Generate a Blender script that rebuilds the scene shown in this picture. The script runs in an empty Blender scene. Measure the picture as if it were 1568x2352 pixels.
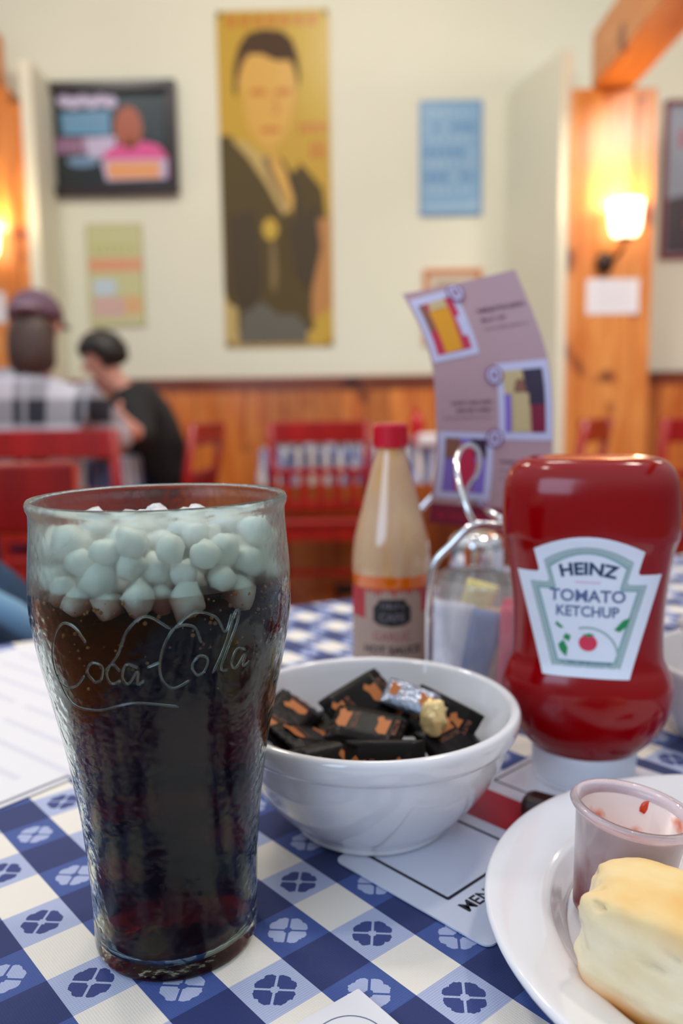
import bpy, bmesh, math, random
from math import sin, cos, pi, radians, sqrt
from mathutils import Vector, Matrix, Euler, noise
from mathutils.geometry import tessellate_polygon
random.seed(7)
SC = bpy.context.scene
COL = SC.collection

# ------------------------------------------------------------------ camera, world, lights, exposure
TZ = 0.76                       # table top
cd = bpy.data.cameras.new('camera'); cam = bpy.data.objects.new('camera', cd); COL.objects.link(cam)
CAM_Z = 0.96
cam.location = (0, 0, CAM_Z)
cam.rotation_euler = (Matrix.Rotation(radians(90) - 0.1297, 4, 'X') @ Matrix.Rotation(-0.0141, 4, 'Z')).to_euler()
cd.sensor_fit = 'VERTICAL'; cd.sensor_height = 36.0; cd.lens = 36.0 * 1890.75 / 2352
cd.clip_start = 0.01; cd.clip_end = 60
cd.dof.use_dof = True; cd.dof.focus_distance = 0.285; cd.dof.aperture_fstop = 6.2
SC.camera = cam
w = bpy.data.worlds.new('world'); SC.world = w; w.use_nodes = True
wt = w.node_tree; bg = wt.nodes['Background']
bg.inputs[0].default_value = (0.85, 0.92, 1.0, 1)      # light of the rest of the room: bright ceiling, dimmer lower walls
tc = wt.nodes.new('ShaderNodeTexCoord'); sp = wt.nodes.new('ShaderNodeSeparateXYZ'); mr = wt.nodes.new('ShaderNodeMapRange')
wt.links.new(tc.outputs['Generated'], sp.inputs[0]); wt.links.new(sp.outputs[2], mr.inputs[0]); wt.links.new(mr.outputs[0], bg.inputs[1])
mr.interpolation_type = 'SMOOTHSTEP'; mr.inputs[1].default_value = 0.0; mr.inputs[2].default_value = 0.75; mr.inputs[3].default_value = 0.24; mr.inputs[4].default_value = 0.92
SC.view_settings.view_transform = 'Standard'; SC.view_settings.look = 'None'
SC.view_settings.gamma = 1.0; SC.view_settings.use_curve_mapping = False
SC.view_settings.exposure = 0.0
SC.cycles.use_denoising = True
SC.cycles.max_bounces = 14; SC.cycles.transmission_bounces = 12; SC.cycles.transparent_max_bounces = 12
SC.cycles.sample_clamp_indirect = 6.0
SC.cycles.caustics_reflective = False; SC.cycles.caustics_refractive = True; SC.cycles.blur_glossy = 1.0

def area(name, loc, target, sx, sy, power, col, shape='RECTANGLE'):
    l = bpy.data.lights.new(name, 'AREA'); l.shape = shape; l.size = sx; l.size_y = sy; l.energy = power; l.color = col
    o = bpy.data.objects.new(name, l); COL.objects.link(o); o.location = loc
    o.rotation_euler = (Vector(target) - Vector(loc)).to_track_quat('-Z', 'Y').to_euler()
    return o
area('window_daylight', (-1.6, -1.7, 1.9), (0, 0.5, 0.8), 1.6, 1.3, 31, (0.50, 0.70, 1.0))
area('ceiling_or_fill_lamp', (-0.9, 1.7, 2.75), (-0.7, 2.1, 0), 0.3, 0.3, 12, (1.0, 0.94, 0.84), 'DISK')
area('ceiling_or_fill_lamp', (0.75, 0.9, 2.75), (0.5, 0.9, 0), 0.22, 0.22, 10, (1.0, 0.88, 0.76), 'DISK')
area('ceiling_or_fill_lamp', (-0.8, 0.2, 2.75), (-0.6, 0.4, 0), 0.22, 0.22, 5, (1.0, 0.9, 0.80), 'DISK')
area('ceiling_or_fill_lamp', (0.2, 2.3, 3.9), (-0.1, 4.4, 1.2), 0.6, 0.6, 40, (1.0, 0.97, 0.86), 'DISK')
area('ceiling_or_fill_lamp', (-1.7, 2.9, 3.6), (-1.5, 4.2, 1.6), 0.4, 0.4, 12, (1.0, 0.96, 0.86), 'DISK')  # unseen extra fill, added to brighten the upper left of the back wall
area('ceiling_or_fill_lamp', (1.9, 2.6, 2.7), (1.9, 3.6, 0.8), 0.4, 0.4, 24, (1.0, 0.95, 0.86), 'DISK')

# ------------------------------------------------------------------ helpers
def lin(r, g, b):
    f = lambda c: (c / 255 / 12.92) if c / 255 <= 0.04045 else ((c / 255 + 0.055) / 1.055) ** 2.4
    return (f(r), f(g), f(b), 1)

class NT:
    """small node-tree writer"""
    def __init__(s, name):
        s.m = bpy.data.materials.new(name); s.m.use_nodes = True
        s.t = s.m.node_tree; s.b = s.t.nodes['Principled BSDF']; s._c = None
    def n(s, typ, **kw):
        nd = s.t.nodes.new(typ)
        for k, v in kw.items(): setattr(nd, k, v)
        return nd
    def put(s, sock, v):
        if hasattr(v, 'is_output'): s.t.links.new(v, sock)
        elif v is not None: sock.default_value = v
    def math(s, op, a, b=None, c=None):
        nd = s.n('ShaderNodeMath', operation=op)
        s.put(nd.inputs[0], a); s.put(nd.inputs[1], b); s.put(nd.inputs[2], c)
        return nd.outputs[0]
    def coord(s, kind='Object'):
        if s._c is None: s._c = s.n('ShaderNodeTexCoord')
        return s._c.outputs[kind]
    def xyz(s, v=None):
        nd = s.n('ShaderNodeSeparateXYZ'); s.put(nd.inputs[0], v if v is not None else s.coord()); return nd.outputs
    def comb(s, x, y, z):
        nd = s.n('ShaderNodeCombineXYZ'); s.put(nd.inputs[0], x); s.put(nd.inputs[1], y); s.put(nd.inputs[2], z); return nd.outputs[0]
    def mix(s, f, a, b):
        nd = s.n('ShaderNodeMix', data_type='RGBA'); s.put(nd.inputs[0], f); s.put(nd.inputs[6], a); s.put(nd.inputs[7], b); return nd.outputs[2]
    def ramp(s, f, stops):
        nd = s.n('ShaderNodeValToRGB'); s.put(nd.inputs[0], f); e = nd.color_ramp.elements
        while len(e) < len(stops): e.new(0.5)
        for i, (p, c) in enumerate(stops): e[i].position = p; e[i].color = c
        return nd.outputs[0]
    def noise(s, scale, detail=3, vec=None, stretch=None, rough=0.5, dist=0.0):
        nd = s.n('ShaderNodeTexNoise'); v = vec if vec is not None else s.coord()
        if stretch:
            mp = s.n('ShaderNodeMapping'); s.put(mp.inputs[0], v); mp.inputs['Scale'].default_value = stretch; v = mp.outputs[0]
        s.put(nd.inputs['Vector'], v); nd.inputs['Scale'].default_value = scale; nd.inputs['Detail'].default_value = detail
        nd.inputs['Roughness'].default_value = rough; nd.inputs['Distortion'].default_value = dist
        return nd.outputs[0]
    def bump(s, h, strength=0.3, dist=0.001):
        nd = s.n('ShaderNodeBump'); nd.inputs['Strength'].default_value = strength; nd.inputs['Distance'].default_value = dist
        s.put(nd.inputs['Height'], h); s.t.links.new(nd.outputs[0], s.b.inputs['Normal'])
    def set(s, **kw):
        names = dict(color='Base Color', rough='Roughness', metal='Metallic', ior='IOR', trans='Transmission Weight', coat='Coat Weight',
                     coatr='Coat Roughness', emit='Emission Color', emits='Emission Strength', sss='Subsurface Weight', sheen='Sheen Weight', alpha='Alpha', spec='Specular IOR Level')
        for k, v in kw.items(): s.put(s.b.inputs[names[k]], v)
        return s

def M(name, col, rough=0.5, **kw):
    t = NT(name); t.set(color=col, rough=rough, **kw); return t.m
def Mn(name, c1, c2, scale, rough=0.5, stretch=None, bump=0, **kw):
    t = NT(name); f = t.noise(scale, 4, stretch=stretch)
    t.set(color=t.ramp(f, [(0.35, c1), (0.65, c2)]), rough=rough, **kw)
    if bump: t.bump(f, bump, 0.002)
    return t.m

def tag(o, label=None, cat=None, group=None, kind=None):
    if label: o['label'] = label
    if cat: o['category'] = cat
    if group: o['group'] = group
    if kind: o['kind'] = kind
    return o
def thing(name, label, cat, loc=(0, 0, 0), rz=0, group=None, rot=None):
    o = bpy.data.objects.new(name, None); COL.objects.link(o); o.empty_display_size = 0.02
    o.location = loc; o.rotation_euler = rot if rot else (0, 0, rz)
    return tag(o, label, cat, group)
def mk(name, vf, mats, parent=None, smooth=False, midx=None, kind=None, label=None):
    v, f = vf
    me = bpy.data.meshes.new(name); me.from_pydata([tuple(p) for p in v], [], [tuple(p) for p in f])
    if not isinstance(mats, (list, tuple)): mats = [mats]
    for m in mats: me.materials.append(m)
    if midx:
        for p, i in zip(me.polygons, midx): p.material_index = i
    bm = bmesh.new(); bm.from_mesh(me); bmesh.ops.recalc_face_normals(bm, faces=bm.faces); bm.to_mesh(me); bm.free()
    if smooth:
        for p in me.polygons: p.use_smooth = True
    o = bpy.data.objects.new(name, me); COL.objects.link(o)
    if parent: o.parent = parent
    if kind: o['kind'] = kind
    if label: o['label'] = label
    return o
def join(*parts):
    V, F = [], []
    for v, f in parts:
        n = len(V); V += [Vector(p) for p in v]; F += [tuple(i + n for i in q) for q in f]
    return V, F
def xf(vf, loc=(0, 0, 0), rot=(0, 0, 0), s=(1, 1, 1)):
    m = Matrix.Translation(loc) @ Euler(rot).to_matrix().to_4x4() @ Matrix.Diagonal((*s, 1))
    return [m @ Vector(p) for p in vf[0]], vf[1]
def box(x0, x1, y0, y1, z0, z1, bev=0.0):
    if bev <= 0:
        v = [(x, y, z) for z in (z0, z1) for y in (y0, y1) for x in (x0, x1)]
        return v, [(0, 2, 3, 1), (4, 5, 7, 6), (0, 1, 5, 4), (2, 6, 7, 3), (0, 4, 6, 2), (1, 3, 7, 5)]
    bm = bmesh.new(); bmesh.ops.create_cube(bm, size=1)
    for p in bm.verts: p.co = Vector(((x0 + x1) / 2 + p.co.x * (x1 - x0), (y0 + y1) / 2 + p.co.y * (y1 - y0), (z0 + z1) / 2 + p.co.z * (z1 - z0)))
    bmesh.ops.bevel(bm, geom=list(bm.edges), offset=bev, segments=2, affect='EDGES', profile=0.5)
    r = ([p.co.copy() for p in bm.verts], [tuple(q.index for q in f.verts) for f in bm.faces]); bm.free(); return r
def lathe(prof, n=48, closed=False):
    v, f = [], []; k = len(prof)
    for i in range(n):
        a = 2 * pi * i / n
        for r, z in prof: v.append((r * cos(a), r * sin(a), z))
    for i in range(n):
        j = (i + 1) % n
        for q in range(k if closed else k - 1):
            p = (q + 1) % k
            f.append((i * k + q, j * k + q, j * k + p, i * k + p))
    if not closed:
        for q in (0, k - 1):
            if prof[q][0] > 1e-6: f.append([i * k + q for i in range(n)])
    return v, f
def smoothprof(pts, sub=4):
    out = []
    for i in range(len(pts) - 1):
        p0 = pts[max(i - 1, 0)]; p1 = pts[i]; p2 = pts[i + 1]; p3 = pts[min(i + 2, len(pts) - 1)]
        for s in range(sub):
            t = s / sub
            out.append(tuple(0.5 * ((2 * b) + (-a + c) * t + (2 * a - 5 * b + 4 * c - d) * t * t + (-a + 3 * b - 3 * c + d) * t ** 3) for a, b, c, d in zip(p0, p1, p2, p3)))
    out.append(tuple(pts[-1])); return out
def tube(path, r, n=10, caps=True, rad=None):
    P = [Vector(p) for p in path]; v, f = [], []
    up = None
    for i, p in enumerate(P):
        d = (P[min(i + 1, len(P) - 1)] - P[max(i - 1, 0)]).normalized()
        if up is None:
            up = Vector((0, 0, 1)) if abs(d.z) < 0.9 else Vector((1, 0, 0))
        sx = d.cross(up).normalized(); up = sx.cross(d).normalized()
        rr = rad[i] if rad else r
        for k in range(n):
            a = 2 * pi * k / n; v.append(p + sx * cos(a) * rr + up * sin(a) * rr)
    for i in range(len(P) - 1):
        for k in range(n):
            j = (k + 1) % n; f.append((i * n + k, i * n + j, (i + 1) * n + j, (i + 1) * n + k))
    if caps: f.append(list(range(n))[::-1]); f.append([(len(P) - 1) * n + k for k in range(n)])
    return v, f
def ico(r, sub=2, s=(1, 1, 1), amp=0.0, fr=3.0, seed=0.0):
    bm = bmesh.new(); bmesh.ops.create_icosphere(bm, subdivisions=sub, radius=1)
    for p in bm.verts:
        k = 1 + amp * noise.noise(p.co * fr + Vector((seed, seed * 1.7, 0)))
        p.co = Vector((p.co.x * s[0], p.co.y * s[1], p.co.z * s[2])) * r * k
    o = ([p.co.copy() for p in bm.verts], [tuple(q.index for q in f.verts) for f in bm.faces]); bm.free(); return o
def poly_tri(pts):
    return [tuple(t) for t in tessellate_polygon([[Vector((p[0], p[1], 0)) for p in pts]])]
def text2d(s, size=1.0, bold=0.0, align='CENTER'):
    c = bpy.data.curves.new('lettering', 'FONT'); c.body = s; c.size = size; c.align_x = align; c.offset = bold * size; c.resolution_u = 3
    o = bpy.data.objects.new('lettering', c); COL.objects.link(o)
    dg = bpy.context.evaluated_depsgraph_get(); ev = o.evaluated_get(dg); me = ev.to_mesh()
    r = ([(p.co.x, p.co.y) for p in me.vertices], [tuple(p.vertices) for p in me.polygons]); ev.to_mesh_clear()
    bpy.data.objects.remove(o); bpy.data.curves.remove(c); return r
class Print:
    """printed matter: coloured flat shapes laid on one surface, each ink in its own slot of one mesh"""
    def __init__(s, mapf, maxlen=None): s.map = mapf; s.V = []; s.F = []; s.I = []; s.ml = maxlen; s.lay = 0
    def add(s, pts, faces, ink, lift):
        bm = bmesh.new(); vs = [bm.verts.new((p[0], p[1], 0)) for p in pts]
        for f in faces:
            try: bm.faces.new([vs[i] for i in f])
            except ValueError: pass
        if s.ml:
            for _ in range(7):
                e = [q for q in bm.edges if q.calc_length() > s.ml]
                if not e: break
                bmesh.ops.subdivide_edges(bm, edges=e, cuts=1)
                bmesh.ops.triangulate(bm, faces=[q for q in bm.faces if len(q.verts) > 4])
        bm.verts.index_update(); n = len(s.V)
        s.V += [Vector(s.map(p.co.x, p.co.y, lift)) for p in bm.verts]
        for f in bm.faces: s.F.append(tuple(n + q.index for q in f.verts)); s.I.append(ink)
        bm.free()
    def poly(s, pts, ink, layer=1): s.add(pts, poly_tri(pts), ink, layer)
    def rect(s, x0, x1, y0, y1, ink, layer=1): s.add([(x0, y0), (x1, y0), (x1, y1), (x0, y1)], [(0, 1, 2, 3)], ink, layer)
    def disc(s, x, y, rx, ry, ink, layer=1, n=20, a0=0, a1=2 * pi): s.poly([(x + rx * cos(a0 + (a1 - a0) * i / n), y + ry * sin(a0 + (a1 - a0) * i / n)) for i in range(n)], ink, layer)
    def band(s, outer, inner, ink, layer=1):
        n = len(outer); s.add(list(outer) + list(inner), [(i, (i + 1) % n, n + (i + 1) % n, n + i) for i in range(n)], ink, layer)
    def line(s, pts, wd, ink, layer=1):
        L, R = [], []
        for i, p in enumerate(pts):
            a = Vector(pts[max(i - 1, 0)]); b = Vector(pts[min(i + 1, len(pts) - 1)]); d = (b - a).normalized(); nn = Vector((-d.y, d.x)) * wd / 2
            L.append((p[0] + nn.x, p[1] + nn.y)); R.append((p[0] - nn.x, p[1] - nn.y))
        n = len(L); s.add(L + R, [(i, i + 1, n + i + 1, n + i) for i in range(n - 1)], ink, layer)
    def text(s, t, x, y, size, ink, layer=2, bold=0.0, sx=1.0, arc=None, rot=0.0):
        v, f = text2d(t, size, bold)
        out = []
        for px, py in v:
            px *= sx
            if arc:
                a = px / arc; px, py = (arc + py) * sin(a), (arc + py) * cos(a) - arc
            out.append((x + px * cos(rot) - py * sin(rot), y + px * sin(rot) + py * cos(rot)))
        s.add(out, f, ink, layer)
    def scrawl(s, x0, x1, y, h, ink, layer=2, dens=1.0):
        """a line of writing too small to read: letter-sized strokes"""
        x = x0
        while x < x1:
            wd = h * random.uniform(0.35, 0.7)
            if random.random() < 0.85 * dens:
                s.rect(x, min(x + wd * 0.35, x1), y, y + h * random.uniform(0.7, 1), ink, layer)
                s.rect(x, min(x + wd * 0.8, x1), y + h * random.choice((0, .4, .75)), y + h * random.choice((.25, .6, 1.0)) + h * .0, ink, layer + .2)
            x += wd
    def build(s, name, mats, parent=None, **kw): return mk(name, (s.V, s.F), mats, parent, midx=s.I, **kw)
def skin(name, verts, edges, radii, mats, parent=None, sub=2):
    me = bpy.data.meshes.new(name); me.from_pydata([tuple(v) for v in verts], edges, [])
    o = bpy.data.objects.new(name, me); COL.objects.link(o)
    mo = o.modifiers.new('s', 'SKIN'); mo.use_smooth_shade = True
    sv = me.skin_vertices[0].data
    for i, r in enumerate(radii): sv[i].radius = r if isinstance(r, tuple) else (r, r)
    sv[0].use_root = True
    m2 = o.modifiers.new('u', 'SUBSURF'); m2.levels = sub; m2.render_levels = sub
    dg = bpy.context.evaluated_depsgraph_get(); new = bpy.data.meshes.new_from_object(o.evaluated_get(dg))
    bpy.data.objects.remove(o); bpy.data.meshes.remove(me)
    new.name = name
    new.materials.clear()
    for m in (mats if isinstance(mats, (list, tuple)) else [mats]): new.materials.append(m)
    for p in new.polygons: p.use_smooth = True
    r = bpy.data.objects.new(name, new); COL.objects.link(r)
    if parent: r.parent = parent
    return r
def kids(o): return [c for c in bpy.data.objects if c.parent == o]
def copy_tree(o, parent=None):
    c = o.copy(); COL.objects.link(c); c.parent = parent
    for ch in kids(o): copy_tree(ch, c)
    return c

# ------------------------------------------------------------------ materials
def wood(name, c1, c2, knot, plank=None, rough=0.35, axis='z', off=0.0, coat=.25):
    t = NT(name); X = t.xyz(); st = {'z': (6, 6, 0.9), 'y': (6, 0.9, 6), 'x': (0.9, 6, 6)}[axis]
    g = t.noise(3.2, 6, stretch=st, dist=0.6); col = t.ramp(g, [(0.3, c1), (0.7, c2)])
    k = t.noise(4.5, 1, stretch=(1.2, 1.2, 1.0)); kf = t.ramp(k, [(0.66, (0, 0, 0, 1)), (0.74, (1, 1, 1, 1))])
    col = t.mix(kf, col, knot)
    if plank:
        pc = {'z': X[0], 'y': X[0], 'x': X[1]}[axis]
        pp = t.math('DIVIDE', t.math('ADD', pc, off), plank); fr = t.math('FRACT', pp); idn = t.math('FLOOR', pp)
        wn = t.n('ShaderNodeTexWhiteNoise', noise_dimensions='1D'); t.put(wn.inputs['W'], idn)
        hs = t.n('ShaderNodeHueSaturation'); t.put(hs.inputs['Color'], col)
        t.put(hs.inputs['Value'], t.math('ADD', t.math('MULTIPLY', wn.outputs[0], 0.5), 0.75)); col = hs.outputs[0]
        gap = t.math('LESS_THAN', fr, 0.035); col = t.mix(gap, col, knot)
    t.set(color=col, rough=rough, coat=coat, coatr=0.2); return t.m
PINE = wood('knotty_pine', lin(205, 112, 40), lin(232, 158, 82), lin(120, 50, 22), rough=0.4)
PINEP = wood('pine_planks', lin(190, 92, 28), lin(222, 138, 62), lin(100, 38, 16), plank=0.14, rough=0.35)
RAILM = wood('brown_rail', lin(120, 50, 24), lin(158, 80, 44), lin(90, 36, 18), axis='x', rough=0.35)
BEAMM = wood('beam_pine', lin(206, 120, 48), lin(226, 150, 76), lin(130, 60, 24), axis='y', rough=0.45)
FLOORM = wood('floor_planks', lin(176, 88, 34), lin(206, 120, 56), lin(100, 44, 18), plank=0.12, axis='y', rough=0.25)
t = NT('cream_paint'); f = t.noise(2.0, 3); t.set(color=t.ramp(f, [(0.3, lin(227, 225, 203)), (0.7, lin(231, 229, 208))]), rough=0.6)
f2 = t.noise(180, 2); t.bump(f2, 0.08, 0.001); CREAM = t.m
CHERRY = wood('cherry_stain', lin(140, 8, 3), lin(168, 16, 6), lin(96, 4, 4), rough=0.28, coat=.06)
WHITE = NT('glazed_ceramic'); WHITE.set(color=lin(232, 230, 232), rough=0.12, coat=0.6, coatr=0.04); WHITE = WHITE.m
PAPER = M('white_paper', lin(226, 224, 228), 0.55)
PRINTG = M('pale_grey_ink', lin(214, 212, 222), 0.6)
BLACKI = M('black_ink', lin(22, 24, 34), 0.5)
CHROME = M('chrome', (0.78, 0.78, 0.80, 1), 0.12, metal=1.0)
DARKW = M('dark_frame_wood', lin(46, 34, 38), 0.3)
DARKMET = M('bronze_metal', lin(62, 48, 40), 0.4, metal=0.6)

# ------------------------------------------------------------------ the room
KW = -0.019
def wallp(x, z, lift=0.0): return (x, 4.80 + KW * x - lift, z)
S = lambda name, vf, m, **k: mk(name, vf, m, kind='structure', **k)
S('floor', box(-4.5, 5.0, -3.0, 5.6, -0.05, 0.0), FLOORM)
def wallslab(x0, x1, z0, z1, th=0.1, lift=0.0):
    a = wallp(x0, 0, lift); b = wallp(x1, 0, lift)
    v = [(a[0], a[1], z0), (b[0], b[1], z0), (b[0], b[1] + th, z0), (a[0], a[1] + th, z0), (a[0], a[1], z1), (b[0], b[1], z1), (b[0], b[1] + th, z1), (a[0], a[1] + th, z1)]
    return v, [(0, 1, 5, 4), (1, 2, 6, 5), (2, 3, 7, 6), (3, 0, 4, 7), (4, 5, 6, 7), (0, 3, 2, 1)]
S('wall_back', wallslab(-4.4, 4.6, 0, 5.2), CREAM)
def quadwall(p0, p1, z0, z1, th=0.06):
    a = Vector((*p0, 0)); b = Vector((*p1, 0)); d = (b - a).normalized(); n = Vector((-d.y, d.x, 0)) * th
    v = [Vector((q.x, q.y, z)) for z in (z0, z1) for q in (a, b, b + n, a + n)]
    return v, [(0, 1, 5, 4), (1, 2, 6, 5), (2, 3, 7, 6), (3, 0, 4, 7), (4, 5, 6, 7), (0, 3, 2, 1)]
S('wall_right', quadwall((1.15, 4.22), (1.005, 4.775), 0, 2.64), CREAM)
S('wall_left', quadwall((-1.63, 4.825), (-1.63, 4.5), 0, 2.74), CREAM)
S('ceiling', box(-4.4, 4.6, 2.9, 4.95, 5.15, 5.2), CREAM)
S('trim_1', wallslab(-4.3, 4.5, 0.0, 1.06, 0.03, 0.02), PINEP)                 # wainscot
S('trim_2', join(wallslab(-4.3, 4.5, 1.055, 1.118, 0.05, 0.035), wallslab(-4.3, 4.5, 1.10, 1.122, 0.06, 0.055)), RAILM)    # chair rail
# square posts and the beam
PR = join(box(1.137, 1.47, 4.2, 4.45, 0, 2.463, 0.02), box(1.46, 1.565, 4.22, 4.45, 0, 2.463, 0.008), box(1.20, 1.212, 4.194, 4.21, 0, 2.40))
S('trim_3', PR, PINE)
PL = join(box(-2.05, -1.70, 4.5, 4.75, 0, 2.62, 0.01), box(-1.71, -1.625, 4.52, 4.75, 0, 2.54, 0.01))
S('trim_4', PL, PINE)
S('trim_5', box(1.25, 1.45, -1.0, 4.26, 2.468, 2.73, 0.01), BEAMM)
S('trim_6', box(-2.0, -1.74, 3.9, 4.62, 2.63, 2.9, 0.01), BEAMM)

# ------------------------------------------------------------------ pictures on the wall
def wall_local(root_x, root_z):
    """a thing hung on the wall: local x along the wall, local z up, local -y out of the wall"""
    return (root_x, 4.80 + KW * root_x, root_z)
RZ = math.atan(KW)
def flatmap(x, y, l): return (x, -0.012 - 0.0006 * l, y)
# tall yellow portrait poster
INKS = [M('ochre_yellow', lin(196, 156, 40), 0.3), M('face_gold', lin(214, 164, 66), 0.35), M('hair_brown', lin(72, 46, 18), 0.7), M('suit_olive', lin(82, 66, 26), 0.7),
        M('collar_tan', lin(190, 160, 86), 0.35), M('deep_yellow', lin(196, 160, 14), 0.35), M('rust_print', lin(196, 116, 22), 0.35), M('slate_print', lin(98, 92, 78), 0.5), M('rose_print', lin(186, 128, 66), 0.5), M('tan_shadow', lin(128, 104, 58), 0.5), M('suit_deep', lin(66, 50, 22), 0.6)]
x0, z0, W_, H_ = -0.34, 2.195, 0.615, 1.80
r = thing('portrait_poster', 'tall narrow ochre yellow poster of a dark-haired man in a dark suit', 'poster', wall_local(x0, z0), RZ)
mk('panel', box(-W_ / 2, W_ / 2, -0.012, 0.0, -H_ / 2, H_ / 2, 0.002), INKS[0], r)
P = Print(flatmap)
def pp(pts): return [((x - 0.5) * W_, (0.5 - y) * H_) for x, y in pts]     # fractions of the sheet, y down
P.poly(pp([(.62, .0), (1, .0), (1, .42), (.78, .40), (.72, .2)]), 5, 1)
P.poly(pp([(.03, .37), (.1, .36), (.34, .43), (.55, .5), (.70, .46), (.72, .44), (.92, .52), (.95, .6), (.94, .72), (.84, .86), (.82, .95), (.2, .97), (.03, .80)]), 3, 2)
P.poly(pp([(.0, .36), (.08, .36), (.3, .42), (.5, .55), (.62, .68), (.5, .99), (.16, .99), (.0, .83)]), 3, 2.2)
P.poly(pp([(.22, .24), (.17, .20), (.2, .15), (.3, .12), (.5, .13), (.66, .15), (.70, .2), (.68, .27), (.64, .33), (.56, .38), (.45, .405), (.34, .38), (.24, .32)]), 1, 3)
P.poly(pp([(.14, .23), (.15, .16), (.20, .10), (.28, .065), (.42, .055), (.58, .06), (.67, .085), (.72, .13), (.74, .19), (.72, .23), (.70, .18), (.66, .145), (.52, .145), (.40, .125), (.28, .125), (.22, .155), (.18, .2), (.165, .25)]), 2, 4)
P.poly(pp([(.10, .37), (.24, .38), (.40, .42), (.52, .50), (.62, .585), (.56, .60), (.40, .50), (.26, .43)]), 4, 5)
P.poly(pp([(.44, .41), (.50, .41), (.60, .48), (.66, .55), (.64, .60), (.56, .53), (.48, .47)]), 1, 5.3)
P.poly(pp([(.38, .43), (.44, .42), (.52, .48), (.62, .585), (.56, .56), (.44, .49)]), 9, 5.2)
P.poly(pp([(.52, .42), (.56, .43), (.70, .50), (.74, .60), (.68, .66), (.66, .56), (.60, .47)]), 10, 5.1)
P.poly(pp([(.06, .60), (.30, .58), (.36, .80), (.22, .95), (.08, .82)]), 10, 5); P.poly(pp([(.60, .64), (.86, .56), (.90, .70), (.80, .84), (.66, .78)]), 10, 5)
for ex in (.36, .58): P.disc(*pp([(ex, .235)])[0], .05, .016, 6, 5)
P.disc(*pp([(.46, .345)])[0], .06, .014, 6, 5); P.line(pp([(.5, .25), (.53, .29), (.48, .30)]), .012, 6, 5)
P.disc(*pp([(.44, .64)])[0], .045, .06, 5, 6)
P.poly(pp([(.44, .67), (.48, .68), (.50, .78), (.47, .84), (.43, .81)]), 9, 6)
for i in range(7): P.rect(*[(q - .5) * W_ for q in (.10 + i * .12, .17 + i * .12)], *[(.5 - q) * H_ for q in (.045, .015)], 6, 3)
for i in range(5): P.rect(*[(q - .5) * W_ for q in (.72 + i * .055, .755 + i * .055)], *[(.5 - q) * H_ for q in (.36, .325)], 6, 3)
for i in range(3): P.rect(*[(q - .5) * W_ for q in (.82 + i * .05, .855 + i * .05)], *[(.5 - q) * H_ for q in (.43, .38)], 6, 3)
P.poly(pp([(.16, .90), (.34, .86), (.50, .90), (.66, .90), (.76, .94), (.76, .99), (.12, .99)]), 7, 7)
P.poly(pp([(.84, .62), (.99, .60), (.99, .88), (.80, .92)]), 8, 3); P.poly(pp([(.02, .86), (.12, .88), (.12, .99), (.02, .99)]), 4, 7)
P.build('portrait_print', INKS, r)
for sx in (-1, 1):
    for sz in (-1, 1): mk('nail', xf(lathe([(0, 0), (.012, 0), (.012, .004), (0, .006)], 12), (sx * (W_ / 2 - .02), -.013, sz * (H_ / 2 - .02)), (pi / 2, 0, 0)), DARKMET, r)

def framed(name, label, cat, cx_, cz_, W, H, fw, fm, bg, depth=0.035, tilt=0.0):
    r = thing(name, label, cat, wall_local(cx_, cz_), RZ)
    fr = join(box(-W / 2, W / 2, -depth, 0, H / 2 - fw, H / 2, .004), box(-W / 2, W / 2, -depth, 0, -H / 2, -H / 2 + fw, .004),
              box(-W / 2, -W / 2 + fw, -depth, 0, -H / 2 + fw, H / 2 - fw, .004), box(W / 2 - fw, W / 2, -depth, 0, -H / 2 + fw, H / 2 - fw, .004))
    mk('frame', fr, fm, r); mk('backing_sheet', box(-W / 2 + fw * .8, W / 2 - fw * .8, -.012, -.002, -H / 2 + fw * .8, H / 2 - fw * .8), bg, r)
    return r
# dark framed poster with lettering and a figure in pink
r = framed('framed_poster', 'black framed dark poster with blue and pink lettering and a figure in pink', 'framed poster', -1.252, 2.44, 0.745, 0.60, 0.05, DARKW, M('poster_black', lin(40, 46, 48), 0.25), 0.05)
K = [M('lilac_ink', lin(196, 184, 214), .4), M('sky_ink', lin(98, 150, 186), .4), M('mauve_ink', lin(176, 128, 164), .4), M('skin_print', lin(168, 84, 56), .4), M('hot_pink_print', lin(220, 80, 146), .4), M('peach_print', lin(232, 160, 104), .4), M('grey_blue_print', lin(112, 142, 172), .4), M('dark_teal_print', lin(28, 44, 54), .4)]
P = Print(flatmap)
q = lambda u, v: ((u - .5) * .745, (.5 - v) * .60)       # fraction of the outer frame
P.poly([q(.30, .08), q(.9, .08), q(.9, .55), q(.6, .4)], 7, .5)
for i in range(6): P.disc(*q(.16 + i * .07, .15 + .02 * (i % 2)), .034, .034, 0, 2 + i * .1)
P.poly([q(.13, .26), q(.50, .24), q(.5, .46), q(.14, .45)], 1, 2); P.line([q(.16, .40), q(.22, .28), q(.3, .38), q(.38, .30), q(.46, .40)], .02, 6, 3)
for i in range(5): P.rect(*[(z - .5) * .745 for z in (.09 + i * .045, .12 + i * .045)], *[(.5 - z) * .6 for z in (.62, .48)], 2, 3)
P.poly([q(.30, .48), q(.54, .47), q(.52, .66), q(.32, .66)], 0, 2.5); P.disc(*q(.28, .69), .09, .03, 6, 3)
P.disc(*q(.635, .40), .078, .115, 3, 4); P.poly([q(.60, .48), q(.68, .48), q(.70, .6), q(.58, .6)], 3, 4)
P.poly([q(.44, .62), q(.56, .54), q(.64, .60), q(.74, .52), q(.86, .56), q(.93, .68), q(.92, .85), q(.44, .80)], 4, 5)
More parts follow.
